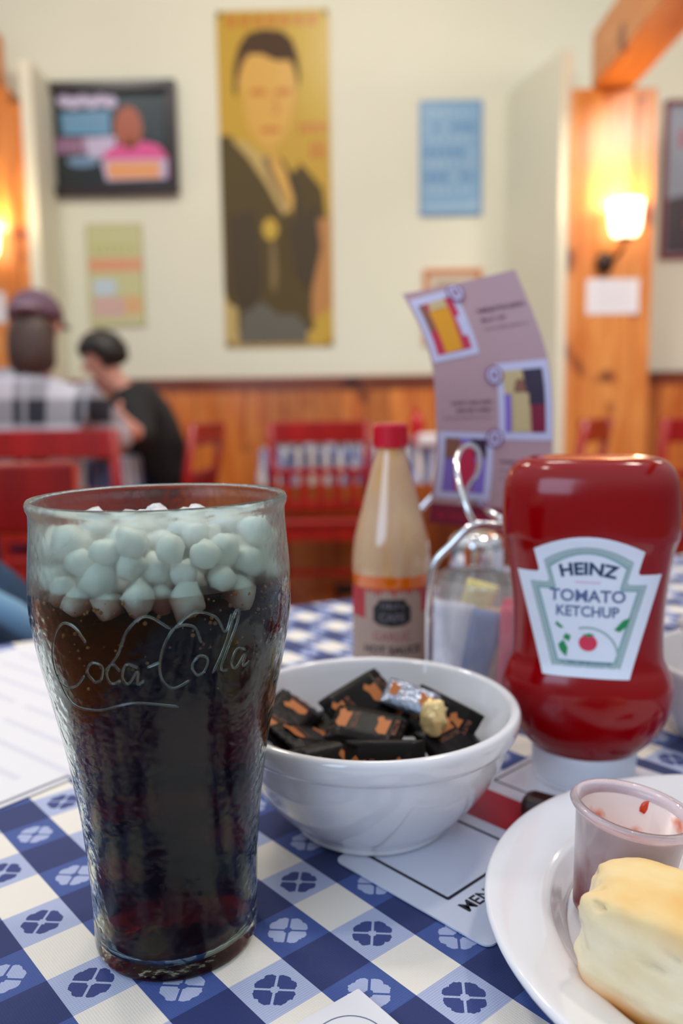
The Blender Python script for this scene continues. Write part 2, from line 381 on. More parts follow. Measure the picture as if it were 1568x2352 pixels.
P.poly([q(.42, .70), q(.44, .68), q(.90, .68), q(.92, .70), q(.91, .86), q(.45, .87)], 0, 6); P.poly([q(.46, .70), q(.86, .70), q(.86, .85), q(.47, .85)], 5, 7)
P.build('poster_print', K, r)
# small blue sign
r = framed('blue_sign', 'small upright light blue tin sign between the tall poster and the right post', 'sign', 0.634, 2.305, 0.345, 0.61, 0.01, M('sign_edge_blue', lin(96, 140, 186), .3), M('sign_blue', lin(132, 172, 206), .3), 0.014)
P = Print(flatmap); BI = [M('sign_pale', lin(160, 190, 212), .35), M('sign_mid', lin(110, 152, 194), .35)]
for j, zz in enumerate((.235, .16, .10, .03, -.03, -.10, -.17)):
    for i in range(6): P.rect(-.14 + i * .047, -.14 + i * .047 + random.uniform(.02, .04), zz - .02, zz + .022, j % 2 if random.random() < .8 else 0, 1)
P.rect(-.15, .15, -.27, -.24, 0, 1); P.disc(.125, -.25, .026, .026, 0, 2)
P.build('sign_print', BI, r)
# pale green sign
r = framed('pale_green_sign', 'small faded yellow-green sign with orange band below the black framed poster', 'sign', -1.262, 1.706, 0.318, 0.565, 0.010, M('sign_edge_green', lin(186, 182, 130), .3), M('sign_green', lin(204, 202, 150), .35), 0.014)
P = Print(flatmap); GI = [M('sign_coral', lin(224, 160, 122), .4), M('sign_ice', lin(196, 212, 222), .4), M('sign_pink', lin(212, 176, 166), .4), M('sign_amber', lin(222, 176, 124), .4), M('sign_lime', lin(190, 188, 118), .4)]
P.rect(-.15, .15, .02, .095, 0, 1); P.poly([(-.13, -.02), (-.02, -.02), (.01, -.06), (-.02, -.11), (-.13, -.11)], 1, 2); P.rect(-.14, .05, -.23, -.12, 2, 1.5); P.rect(.04, .14, -.22, -.115, 3, 1.6)
for i in range(6): P.rect(-.12 + i * .042, -.12 + i * .042 + .026, .125, .165, 4, 1)
P.build('sign_print', GI, r)
# orange wood framed picture behind the drinks card
r = framed('framed_picture', 'orange wood framed picture mostly hidden behind the drinks card', 'framed picture', 0.645, 1.50, 0.33, 0.42, 0.03, M('orange_wood', lin(206, 128, 72), .4), M('picture_mat', lin(206, 190, 168), .5), 0.02)
P = Print(flatmap); P.rect(-.09, .09, -.13, .13, 0, 1); P.build('picture_print', [M('picture_brown', lin(150, 110, 80), .5)], r)
# red framed picture right of the post
r = framed('framed_picture', 'large red-edged framed picture in grey and dark brown right of the wooden post', 'framed picture', 2.12, 2.165, 0.64, 0.84, 0.022, M('frame_red', lin(128, 40, 44), .35), M('picture_grey', lin(152, 158, 170), .4), 0.03)
P = Print(flatmap); PI_ = [M('print_mauve', lin(168, 118, 132), .4), M('print_dark', lin(66, 46, 54), .4), M('print_rust', lin(160, 88, 62), .4)]
P.rect(-.24, .26, .17, .27, 0, 1); P.poly([(-.29, -.39), (.29, -.39), (.29, .06), (.1, .1), (-.06, .0), (-.18, -.08), (-.29, -.10)], 1, 1); P.poly([(-.19, -.25), (-.12, -.05), (0, .02), (.05, -.2)], 2, 2)
P.build('picture_print', PI_, r)
# sconces on the posts with notices beneath
SHADE = NT('lit_glass_shade'); SHADE.set(color=(1, .93, .8, 1), rough=.4, emit=(1.0, .80, .52, 1), emits=5.0); SHADE = SHADE.m
def sconce(loc, label):
    r = thing('wall_sconce', label, 'wall lamp', loc)
    sh = smoothprof([(.034, 0), (.058, .012), (.070, .05), (.076, .11), (.082, .165)], 4)
    sh2 = sh + [(a - .004, b) for a, b in sh[::-1]]
    shd = mk('shade', xf(lathe(sh2, 32, True), (0.035, -.11, .05)), SHADE, r, smooth=True)
    mk('bulb', xf(ico(.03, 2, (1, 1, 1.3)), (.035, -.11, .11)), SHADE, shd, smooth=True)
    mk('arm', tube([(-.03, -.012, -.05), (-.015, -.05, -.055), (.012, -.09, -.03), (.03, -.11, .0), (.035, -.11, .05)], .010, 10), DARKMET, r, smooth=True)
    mk('backplate', xf(ico(.045, 3, (1, .5, 1.2)), (-.03, -.02, -.055)), DARKMET, r, smooth=True)
    mk('shade_holder', xf(lathe([(0, 0), (.03, .002), (.034, .016), (0, .02)], 24), (.035, -.11, .035)), DARKMET, r, smooth=True)
    l = bpy.data.lights.new('sconce_bulb', 'POINT'); l.energy = 4.5; l.color = (1, .74, .42); l.shadow_soft_size = .03
    lo = bpy.data.objects.new('sconce_bulb', l); COL.objects.link(lo); lo.location = (loc[0] + .035, loc[1] - .11, loc[2] + .24)
    return r
sconce((1.345, 4.2, 1.690), 'lit wall lamp with glowing white glass shade on the right wooden post')
sconce((-1.86, 4.5, 1.69), 'lit wall lamp at the left edge on the left wooden post')
def notice(loc, W, H, label):
    r = thing('paper_notice', label, 'notice', loc)
    mk('sheet', box(-W / 2, W / 2, -.003, 0, -H / 2, H / 2), PAPER, r)
    P = Print(lambda x, y, l: (x, -.0032 - .0004 * l, y))
    for j in range(6): P.scrawl(-W * .32, W * .34, H * .28 - j * H * .11, H * .06, 0, 1)
    P.build('notice_lettering', [PRINTG], r)
notice((1.363, 4.2, 1.475), .262, .172, 'white paper notice pinned under the lamp on the right post')
notice((-1.905, 4.5, 1.50), .26, .16, 'white paper notice cut by the left edge of the photo on the left post')

# ------------------------------------------------------------------ chairs, tables behind
def chair():
    r = thing('dining_chair', '', 'chair')
    W = .205
    for sx in (-1, 1):
        post = tube([(sx * W, .045, 0), (sx * (W - .012), .02, .42), (sx * W, -.0, .62), (sx * (W + .006), -.045, .885)], .018, 8)
        mk('leg', xf(post, s=(1, 1, 1)), CHERRY, r, smooth=True, label='rear leg running up into the backrest')
        mk('leg', box(sx * (W - .012) - .018, sx * (W - .012) + .018, .40, .436, 0, .43, .004), CHERRY, r)
    v, f = box(-W - .018, W + .018, -.05, -.022, .795, .89, .006)
    mk('top_rail', ([(p[0], p[1] - .02 * (1 - (p[0] / W) ** 2), p[2]) for p in v], f), CHERRY, r)
    mk('cross_rail', box(-W, W, -.02, .005, .655, .685, .004), CHERRY, r)
    mk('lower_rail', box(-W, W, -.005, .02, .50, .54, .004), CHERRY, r)
    for i in range(5):
        x = (-2 + i) * .072; mk('slat', box(x - .017, x + .017, -.012, .006, .53, .66, .003), CHERRY, r)
    mk('seat', box(-.215, .215, .0, .44, .425, .455, .012), CHERRY, r, smooth=False)
    mk('apron', join(box(-.19, .19, .02, .04, .36, .426), box(-.19, .19, .40, .42, .36, .426), box(-.2, -.18, .03, .41, .36, .426), box(.18, .2, .03, .41, .36, .426)), CHERRY, r)
    mk('stretcher', join(box(-.2, -.185, .03, .42, .16, .19), box(.185, .2, .03, .42, .16, .19), box(-.19, .19, .2, .22, .16, .19)), CHERRY, r)
    return r
c0 = chair()
chairs = [((-.092, 3.62, 0), 0, 'red slat-back chair in the middle, seen between the drink and the sauce bottle'),
          ((-.965, 2.79, 0), 0, 'red chair the person in plaid sits on'),
          ((-.572, 1.03, 0), radians(180 + 10), 'nearest red chair at the left edge, the denim jacket on its seat'),
          ((-.62, 3.62, 0), radians(82), 'red chair the person in black sits on'),
          ((1.02, 3.42, 0), radians(60), 'red chair in front of the right wooden post'),
          ((1.46, 3.30, 0), radians(12), 'red chair at the right edge of the photo, behind the ketchup')]
for i, (loc, rz, lab) in enumerate(chairs):
    o = c0 if i == 0 else copy_tree(c0)
    o.location = loc; o.rotation_euler = (0, 0, rz); o['label'] = lab; o['group'] = 'red wooden dining chairs'

# gingham cloth material: cell size, angle and origin are those of the woven pattern
CELL = 0.023; TH = 0.7087; OX, OY = -3.1117 * CELL, 12.9252 * CELL
def gingham(name):
    t = NT(name); X = t.xyz()
    x = t.math('SUBTRACT', X[0], OX); y = t.math('SUBTRACT', X[1], OY); c, s = cos(TH) / CELL, sin(TH) / CELL
    i = t.math('ADD', t.math('MULTIPLY', x, c), t.math('MULTIPLY', y, s))
    j = t.math('SUBTRACT', t.math('MULTIPLY', x, s), t.math('MULTIPLY', y, c))
    i = t.math('ADD', i, 200.0); j = t.math('ADD', j, 200.0)
    iodd = t.math('GREATER_THAN', t.math('FRACT', t.math('MULTIPLY', i, .5)), .5)
    jodd = t.math('GREATER_THAN', t.math('FRACT', t.math('MULTIPLY', j, .5)), .5)
    u = t.math('ABSOLUTE', t.math('SUBTRACT', t.math('FRACT', i), .5)); v = t.math('ABSOLUTE', t.math('SUBTRACT', t.math('FRACT', j), .5))
    p = t.math('MAXIMUM', u, v); q_ = t.math('MINIMUM', u, v)
    n1 = t.math('MULTIPLY', t.math('SUBTRACT', t.noise(900, 1), .5), .05)
    a = t.math('SUBTRACT', p, .195); b = t.math('SUBTRACT', q_, .07)
    d = t.math('ADD', t.math('SQRT', t.math('ADD', t.math('MULTIPLY', a, a), t.math('MULTIPLY', b, b))), n1)
    leaf = t.math('MULTIPLY', t.math('LESS_THAN', d, .136), t.math('GREATER_THAN', t.math('SUBTRACT', p, q_), .03))
    # weave threads: fine lines one way in the pale cells, and cross threads
    th = t.math('ADD', t.math('MULTIPLY', t.math('SINE', t.math('MULTIPLY', j, 150.0)), .5), .5)
    th2 = t.math('ADD', t.math('MULTIPLY', t.math('SINE', t.math('MULTIPLY', i, 150.0)), .5), .5)
    cream, navy = lin(232, 224, 212), lin(10, 34, 96)
    pale = t.mix(t.math('MULTIPLY', th, .4), lin(176, 184, 212), lin(120, 136, 184))
    mid = t.mix(t.math('MULTIPLY', th, .4), lin(44, 70, 140), lin(72, 96, 160))
    pale_leaf = t.mix(leaf, pale, lin(34, 52, 118)); mid_leaf = t.mix(leaf, mid, lin(164, 174, 208))
    even_i = t.mix(jodd, pale_leaf, cream); odd_i = t.mix(jodd, navy, mid_leaf)
    col = t.mix(iodd, even_i, odd_i)
    t.set(color=col, rough=.72, sheen=.15)
    w1 = t.math('MULTIPLY', th, th2); big = t.noise(14, 2)
    t.bump(t.math('ADD', t.math('MULTIPLY', w1, .1), t.math('MULTIPLY', big, 3.0)), .35, .002)
    return t.m
CLOTH = gingham('blue_gingham')
LEGM = M('table_base_black', lin(28, 26, 28), .4, metal=.3)
WOODT = wood('table_wood', lin(120, 60, 30), lin(150, 84, 44), lin(80, 40, 20), axis='x')
def table(name, label, clabel, cx_, cy_, W, D, rz, drop, top=.757, group=None):
    r = thing('dining_table', label, 'table', (cx_, cy_, 0), rz)
    mk('tabletop', box(-W / 2, W / 2, -D / 2, D / 2, top - .03, top, .004), WOODT, r)
    mk('pedestal', lathe([(0, .03), (.045, .03), (.045, top - .05), (.12, top - .03), (0, top - .03)], 20), LEGM, r, smooth=False)
    mk('base', join(box(-.3, .3, -.035, .035, 0, .04, .01), box(-.035, .035, -.3, .3, 0, .04, .01)), LEGM, r)
    # draped cloth: top sheet and folds over the edge
    n = 48; V, F = [], []
    per = []
    hw, hd = W / 2 + .006, D / 2 + .006
    for k in range(4):
        for i in range(n):
            f = i / n
            per.append([(-hw + 2 * hw * f, -hd), (hw, -hd + 2 * hd * f), (hw - 2 * hw * f, hd), (-hw, hd - 2 * hd * f)][k])
    R_ = Matrix.Rotation(rz, 2)
    rows = [(0, top + .0026), (.002, top + .0022), (.006, top - .006), (.012, top - drop * .5), (.02, top - drop)]
    for ri, (o_, z) in enumerate(rows):
        for i, (a, b) in enumerate(per):
            wv = (0 if ri < 3 else .012 * sin(i * .55) * (ri - 2) * .6)
            m_ = max(abs(a), abs(b)); nx, ny = (math.copysign(1, a) if abs(abs(a) - hw) < 1e-4 else 0), (math.copysign(1, b) if abs(abs(b) - hd) < 1e-4 else 0)
            k = 0 if ri == 0 else 1
            pt = R_ @ Vector((a + nx * (o_ + wv) * k, b + ny * (o_ + wv) * k)); V.append((pt.x + cx_, pt.y + cy_, z))
    N = len(per)
    for ri in range(len(rows) - 1):
        for i in range(N): j = (i + 1) % N; F.append((ri * N + i, ri * N + j, (ri + 1) * N + j, (ri + 1) * N + i))
    F.append(list(range(N)))
    o = mk('tablecloth', (V, F), CLOTH, None)
    return tag(o, clabel, 'tablecloth')
e1 = Vector((.894, .447)); e2 = Vector((.447, -.894)); A_ = Vector((-.40, .625))
ctr = A_ + e1 * .6 + e2 * .45
table('t', 'near dining table carrying the drink, bowl and ketchup', 'blue and cream clover check tablecloth on the near table', ctr.x, ctr.y, 1.2, .9, math.atan2(.447, .894), .20)
table('t', 'table against the far wall behind the middle red chair', 'blue and white checked cloth on the table behind the middle red chair', .26, 4.15, 1.24, .72, 0, .16)
table('t', 'table the two seated people share', 'checked cloth on the table between the two seated people', -1.22, 3.58, .72, .80, 0, .18)

# ------------------------------------------------------------------ things on the far table
def lathe_thing(name, label, cat, loc, prof, m, group=None, n=24):
    o = mk(name, lathe(smoothprof(prof, 3), n), m, smooth=True); o.location = loc; return tag(o, label, cat, group)
CLEARG = NT('clear_glass'); fz_ = CLEARG.n('ShaderNodeFresnel'); fz_.inputs[0].default_value = 1.5
tr_ = CLEARG.n('ShaderNodeBsdfTransparent'); tr_.inputs[0].default_value = (.93, .95, .95, 1); gl_ = CLEARG.n('ShaderNodeBsdfGlossy'); gl_.inputs['Roughness'].default_value = .06
mx_ = CLEARG.n('ShaderNodeMixShader'); CLEARG.put(mx_.inputs[0], CLEARG.math('ADD', fz_.outputs[0], .06)); CLEARG.t.links.new(tr_.outputs[0], mx_.inputs[1]); CLEARG.t.links.new(gl_.outputs[0], mx_.inputs[2])
CLEARG.t.links.new(mx_.outputs[0], CLEARG.t.nodes['Material Output'].inputs['Surface']); CLEARG = CLEARG.m
REDPL = M('red_plastic', lin(196, 12, 16), .25, coat=.3)
FT = TZ
def tumbler(loc, label):
    r = thing('water_glass', label, 'glass', loc, group='water glasses on the far table')
    mk('tumbler_glass', lathe([(0, 0), (.026, 0), (.033, .11), (.031, .11), (.025, .006), (0, .006)], 20), CLEARG, r, smooth=True)
for i, (x, y) in enumerate(((-.20, 3.9), (-.10, 4.0), (.0, 3.92), (.07, 4.05), (-.27, 4.05))):
    tumbler((x, y, FT), 'clear water glass glimpsed through the back of the middle red chair')
for i in range(3):
    o = mk('white_plate', lathe(smoothprof([(0, 0), (.06, 0), (.12, .014), (.118, .017), (.06, .005), (0, .005)], 3), 32), WHITE, smooth=True); o.location = (.27, 4.0, FT + .012 * i + .001)
    tag(o, 'white plate in the short stack on the far table left of the drinks card', 'plate', 'stacked white plates')
r = thing('ketchup_bottle', 'small red squeeze bottle on the far table beside the drinks card', 'bottle', (.36, 3.9, FT))
mk('bottle_body', lathe(smoothprof([(0, 0), (.03, .002), (.034, .03), (.034, .12), (.02, .15), (.012, .155)], 3), 20), REDPL, r, smooth=True)
mk('nozzle', lathe([(0, .15), (.014, .15), (.005, .20), (0, .2)], 16), REDPL, r, smooth=True)
o = mk('folded_napkin', box(-.05, .05, -.03, .03, 0, .06, .015), PAPER, smooth=True); o.location = (.40, 3.78, FT + .003); o.rotation_euler = (0, 0, .4); tag(o, 'white napkin bundle on the far table in front of the red bottle', 'napkin')
r = thing('salt_shaker', 'shiny shaker on the far table left of the middle red chair', 'shaker', (-.315, 3.86, FT))
mk('shaker_glass', lathe([(0, 0), (.022, 0), (.026, .06), (.02, .07), (0, .07)], 16), CLEARG, r, smooth=True); mk('lid', lathe([(0, .07), (.021, .07), (.021, .085), (.012, .095), (0, .096)], 16), CHROME, r, smooth=True)

# ------------------------------------------------------------------ people
SKIN = M('skin', lin(222, 158, 140), .5, sss=.1)
t = NT('plaid_flannel'); X = t.xyz()
def bandf(c, per, off, wd): return t.math('LESS_THAN', t.math('FRACT', t.math('ADD', t.math('DIVIDE', c, per), off)), wd)
hx = bandf(X[0], .20, .10, .45); hz = bandf(X[2], .17, .15, .46); hx2 = bandf(X[0], .20, .50, .08); hz2 = bandf(X[2], .17, .78, .12)
col = t.mix(t.math('MULTIPLY', t.math('ADD', hx, hz), .5), lin(34, 34, 46), lin(190, 186, 196)); col = t.mix(t.math('MULTIPLY', t.math('MAXIMUM', hx2, hz2), .5), col, lin(190, 188, 200))
t.set(color=col, rough=.85); PLAID = t.m
BLACKC = M('black_jersey', lin(20, 16, 20), .8); JEANS = Mn('dark_jeans', lin(24, 34, 58), lin(38, 52, 84), 60, .85); CAPM = M('plum_cap', lin(104, 76, 92), .8)
HAIRB = Mn('brown_hair', lin(52, 34, 28), lin(84, 60, 52), 40, .5, stretch=(6, 6, .6), bump=.4); HAIRK = Mn('black_hair', lin(18, 12, 10), lin(36, 26, 20), 60, .5, bump=.4)
SHOEM = M('dark_shoes', lin(30, 26, 26), .5)
def hand_nodes(V, E, R, wrist_i, d, side, palm=.045):
    """palm and five separate curled fingers growing from the wrist vertex; d = forward, side = towards the thumb"""
    d = Vector(d).normalized(); side = (Vector(side) - d * Vector(side).dot(d)).normalized(); up = side.cross(d).normalized()
    w = Vector(V[wrist_i]); p = len(V)
    V.append(w + d * palm); R.append((.026, .015)); E.append((wrist_i, p))
    for k, L in enumerate((.068, .076, .070, .056)):
        base = w + d * (palm + .018) + side * (.026 - .017 * k); a = len(V)
        V.append(base); R.append(.0095); E.append((p, a))
        V.append(base + d * L * .45 - up * L * .18); R.append(.0088); E.append((a, a + 1))
        V.append(base + d * L * .62 - up * L * .55); R.append(.0078); E.append((a + 1, a + 2))
    a = len(V); b0 = w + d * .018 + side * .026
    V.append(b0); R.append(.011); E.append((wrist_i, a)); V.append(b0 + d * .026 + side * .020 - up * .006); R.append(.0098); E.append((a, a + 1))
    V.append(b0 + d * .05 + side * .022 - up * .018); R.append(.0088); E.append((a + 1, a + 2))
def person(label, J, fwd, shirt, pants, hair_fn, pose_head):
    r = thing('person', label, 'person')
    g = {k: Vector(v) for k, v in J.items()}
    names = ['pelvis', 'waist', 'chest', 'neck', 'head_base', 'shoulder_a', 'elbow_a', 'wrist_a', 'shoulder_b', 'elbow_b', 'wrist_b', 'hip_a', 'knee_a', 'ankle_a', 'toe_a', 'hip_b', 'knee_b', 'ankle_b', 'toe_b']
    idx = {n: i for i, n in enumerate(names)}
    V = [g[n] for n in names]
    E = [(0, 1), (1, 2), (2, 3), (3, 4), (2, 5), (5, 6), (6, 7), (2, 8), (8, 9), (9, 10), (0, 11), (11, 12), (12, 13), (13, 14), (0, 15), (15, 16), (16, 17), (17, 18)]
    R = [(.11, .10), (.10, .09), (.10, .08), .048, .056, .045, .042, .028, .045, .042, .028, .085, .06, .042, .035, .085, .06, .042, .035]
    # head as the last bulges of the same surface
    h0 = g['head_base']; hu = (g['head_top'] - h0).normalized(); ff = Vector(fwd['face']).normalized()
    for k, (f_, o_, rr) in enumerate(((.28, .014, (.062, .066)), (.58, .006, (.078, .084)), (.86, -.004, (.062, .068)))):
        V.append(h0 + (g['head_top'] - h0) * f_ + ff * o_); R.append(rr); E.append((4 if k == 0 else len(V) - 2, len(V) - 1))
    hand_nodes(V, E, R, idx['wrist_a'], g['wrist_a'] - g['elbow_a'], fwd['thumb_a']); hand_nodes(V, E, R, idx['wrist_b'], g['wrist_b'] - g['elbow_b'], fwd['thumb_b'])
    skin('body', V, E, R, SKIN, r)
    hc = h0 + (g['head_top'] - h0) * .52; sd = hu.cross(ff).normalized()
    B = Matrix((sd, ff, hu)).transposed()
    def face_part(name, vf, off, m): mk(name, ([hc + B @ (Vector(p) + Vector(off)) for p in vf[0]], vf[1]), m, r, smooth=True)
    face_part('nose', ico(.012, 2, (.8, 1.1, 1.5)), (0, .088, -.012), SKIN)
    face_part('mouth', ico(.018, 2, (1, .3, .25)), (0, .080, -.048), M('lips', lin(180, 96, 92), .4))
    for s in (-1, 1):
        face_part('eye', ico(.010, 2), (s * .03, .070, .014), M('eye_white', lin(230, 226, 222), .2))
        face_part('ear', ico(.02, 2, (.35, .7, 1.1)), (s * .083, -.004, -.004), SKIN)
        face_part('eyebrow', ico(.018, 2, (1, .3, .2)), (s * .03, .076, .032), HAIRK)
    # shirt: torso and sleeves, slightly outside the body
    n2 = ['pelvis', 'waist', 'chest', 'collar', 'shoulder_a', 'elbow_a', 'cuff_a', 'shoulder_b', 'elbow_b', 'cuff_b']
    g['collar'] = g['chest'].lerp(g['neck'], .92); fr = fwd.get('sleeve', .8)
    g['cuff_a'] = g['elbow_a'].lerp(g['wrist_a'], fr); g['cuff_b'] = g['elbow_b'].lerp(g['wrist_b'], fr)
    skin('shirt', [g[n] for n in n2], [(0, 1), (1, 2), (2, 3), (2, 4), (4, 5), (5, 6), (2, 7), (7, 8), (8, 9)],
         [(.165, .145), (.165, .14), (.150, .15), (.105, .10), .088, .07, .05, .098, .07, .05], shirt, r)
    n3 = ['pelvis', 'hip_a', 'knee_a', 'ankle_a', 'hip_b', 'knee_b', 'ankle_b']
    skin('trousers', [g[n] for n in n3], [(0, 1), (1, 2), (2, 3), (0, 4), (4, 5), (5, 6)], [(.15, .13), .105, .08, .058, .105, .08, .058], pants, r)
    for s in ('a', 'b'): skin('shoe', [g['ankle_' + s] + Vector((0, 0, -.01)), g['toe_' + s]], [(0, 1)], [.05, .042], SHOEM, r)
    hair_fn(r, hc, B); return r
def hair_long_cap(r, hc, B):
    def put(name, vf, m, lab=None):
        o = mk(name, ([hc + B @ Vector(p) for p in vf[0]], vf[1]), m, r, smooth=True)
        if lab: o['label'] = lab
        return o
    back = skin('hair', [hc + B @ Vector(p) for p in ((0, -.02, .03), (0, -.055, -.05), (0, -.06, -.13), (-.01, -.045, -.19))], [(0, 1), (1, 2), (2, 3)], [(.088, .085), (.09, .07), (.095, .06), (.08, .04)], HAIRB, r)
    v, f = ico(.103, 3, (.93, 1.0, 1.02)); v = [(p[0], p[1], max(p[2], -.012) * .95) for p in v]
    capo = put('cap', xf((v, f), (0, 0, .035)), CAPM, 'plum baseball cap')
    br = put('cap_brim', box(-.07, .07, .08, .18, .03, .038, .003), CAPM)
    st_ = put('cap_strap', xf(tube([(.06 * sin(a), -.118 * cos(a), 0) for a in [(-.7 + .14 * i) for i in range(11)]], .012, 8), (0, .0, .045)), M('cap_badge', lin(150, 128, 142), .7), 'paler strap and lettering at the back of the cap'); br.parent = capo; st_.parent = capo
def hair_short(r, hc, B):
    v, f = ico(.106, 3, (.95, 1.02, .98), .1, 6); v2 = []
    for p in v:
        p = Vector(p)
        lim = .030 if p.y > .02 else -.065
        if p.z < lim: p.z = lim + (p.z - lim) * .12; p.x *= .93; p.y *= .90
        v2.append(p)
    mk('hair', ([hc + B @ (p + Vector((0, -.008, .022))) for p in v2], f), HAIRK, r, smooth=True)
px = -1.085
person('person in a plum cap and black and white plaid shirt, seated with back to us',
       dict(pelvis=(px - .02, 3.0, .56), waist=(px - .02, 2.98, .72), chest=(px - .01, 2.97, .96), neck=(px, 2.99, 1.12), head_base=(px, 3.01, 1.15), head_top=(px - .005, 3.03, 1.345),
            shoulder_a=(px + .175, 2.97, .985), elbow_a=(px + .265, 3.08, .83), wrist_a=(px + .10, 3.27, .80), shoulder_b=(px - .195, 2.97, .985), elbow_b=(px - .25, 3.08, .83), wrist_b=(px - .14, 3.27, .80),
            hip_a=(px + .08, 3.04, .53), knee_a=(px + .11, 3.31, .52), ankle_a=(px + .11, 3.29, .10), toe_a=(px + .11, 3.41, .045), hip_b=(px - .12, 3.04, .53), knee_b=(px - .15, 3.31, .52), ankle_b=(px - .15, 3.29, .10), toe_b=(px - .15, 3.41, .045)),
       dict(face=(0, 1, -.15), thumb_a=(-1, 0, .4), thumb_b=(1, 0, .4), sleeve=.85), PLAID, JEANS, hair_long_cap, None)
person('dark-haired person in a black shirt, seated in profile and bent forward to the left',
       dict(pelvis=(-.80, 3.66, .56), waist=(-.80, 3.64, .70), chest=(-.86, 3.62, .90), neck=(-.945, 3.60, 1.04), head_base=(-.975, 3.59, 1.075), head_top=(-1.045, 3.58, 1.255),
            shoulder_a=(-.86, 3.46, .965), elbow_a=(-.80, 3.33, .83), wrist_a=(-.835, 3.24, .90), shoulder_b=(-.88, 3.78, .965), elbow_b=(-.98, 3.83, .80), wrist_b=(-1.14, 3.72, .80),
            hip_a=(-.84, 3.58, .53), knee_a=(-1.16, 3.62, .52), ankle_a=(-1.17, 3.62, .10), toe_a=(-1.29, 3.62, .045), hip_b=(-.84, 3.74, .53), knee_b=(-1.16, 3.76, .52), ankle_b=(-1.17, 3.76, .10), toe_b=(-1.29, 3.76, .045)),
       dict(face=(-1, -.25, -.35), thumb_a=(-.3, -1, .2), thumb_b=(-.2, .2, 1), sleeve=.55), BLACKC, JEANS, hair_short, None)

# denim jacket heaped on a chair seat beyond the left edge of the near table
DENIM = Mn('blue_denim', lin(10, 36, 62), lin(22, 62, 96), 25, .85, bump=.5)
bm = bmesh.new(); bmesh.ops.create_icosphere(bm, subdivisions=5, radius=1)
for p in bm.verts:
    c = p.co; f = 1 + .10 * noise.noise(c * 2.2) + .05 * sin(c.x * 9 + c.z * 5 + 2 * noise.noise(c * 2))
    sx = .25; sz = .17
    p.co = Vector((c.x * sx * f, c.y * .13 * f, (c.z if c.z > 0 else c.z * 1.3) * sz * f + (-.22 * (c.x + .3) * .25)))
vf = ([p.co.copy() for p in bm.verts], [tuple(q_.index for q_ in f.verts) for f in bm.faces]); bm.free()
r = thing('denim_jacket', 'dark blue denim jacket heaped beyond the white menu at the left edge', 'jacket', (-.500, .845, .690))
mk('jacket_body', vf, DENIM, r, smooth=True)
mk('collar', tube([(.04, -.08, .150), (.11, -.09, .122), (.18, -.07, .075), (.23, -.04, .02)], .014, 10), M('denim_light_edge', lin(120, 160, 190), .8), r, smooth=True, label='pale turned edge of the jacket')

# ------------------------------------------------------------------ the drink
GX, GY = -.0654, .2943
r = thing('soda_glass', 'tall green-tinted contour glass of iced cola with raised script lettering', 'glass', (GX, GY, TZ + .0003))
OUT = [(.0296, .0), (.0305, .0022), (.0306, .0075), (.0309, .0155), (.0312, .0240), (.0316, .0330), (.0323, .0418), (.0331, .0506), (.0342, .0592), (.0355, .0679), (.0367, .0765), (.0383, .0850), (.0400, .0934), (.0418, .1018), (.0435, .1101), (.0450, .1183), (.0461, .1265), (.0465, .1340), (.0462, .1427), (.0456, .1507), (.0450, .1580), (.0448, .1625)]
RIM = [(.0449, .1640), (.0456, .1655), (.0458, .1672), (.0452, .1684), (.0443, .1684), (.0436, .1672), (.0434, .1650)]
def outr(z):
    for (a, b), (c, d) in zip(OUT, OUT[1:]):
        if b <= z <= d: return a + (c - a) * (z - b) / (d - b)
    return OUT[-1][0]
inn = [(outr(z) - .0021, z) for z in [.1625 - .0055 * k for k in range(30)] if z > .007]
prof = [(0, .0012), (.024, .0012), (.0275, .0)] + smoothprof(OUT, 3) + RIM + inn + [(.0270, .0048), (.018, .0034), (0, .0032)]
t = NT('green_tinted_glass')
f = t.noise(260, 3); fz = t.noise(22, 3, stretch=(1, 1, .5))
t.set(color=lin(232, 246, 238), trans=1.0, ior=1.25, rough=t.math('ADD', t.math('ADD', t.math('MULTIPLY', t.math('SUBTRACT', fz, .3), .28), .03), t.math('MULTIPLY', t.math('GREATER_THAN', t.math('ADD', t.xyz()[2], t.math('MULTIPLY', fz, .02)), .1480), .17)))
hx_ = t.n('ShaderNodeTexVoronoi'); hx_.feature = 'SMOOTH_F1'; hx_.inputs['Scale'].default_value = 330; t.put(hx_.inputs['Vector'], t.coord())
t.bump(t.math('ADD', t.math('MULTIPLY', f, .5), t.math('MULTIPLY', hx_.outputs[0], .6)), .45, .0006); GREENG = t.m
mk('glass_wall', lathe(prof, 96), GREENG, r, smooth=True)
LZ = .1405
t = NT('cola'); t.set(color=(1, 1, 1, 1), rough=.05, trans=1.0, ior=1.10, spec=.2)
va = t.n('ShaderNodeVolumeAbsorption'); va.inputs['Color'].default_value = (.60, .20, .10, 1); va.inputs['Density'].default_value = 165
t.t.links.new(va.outputs[0], t.t.nodes['Material Output'].inputs['Volume']); COLA = t.m
lp = [(0, .0034), (.018, .0036), (.0268, .0050)] + [(outr(z) - .00218, z) for z in [.0085 + .0052 * k for k in range(26)] if z < LZ - .001] + [(outr(LZ) - .00218, LZ), (outr(LZ) - .004, LZ - .0006), (0, LZ - .0006)]
mk('cola', lathe(lp, 96), COLA, r, smooth=True, label='dark brown cola')
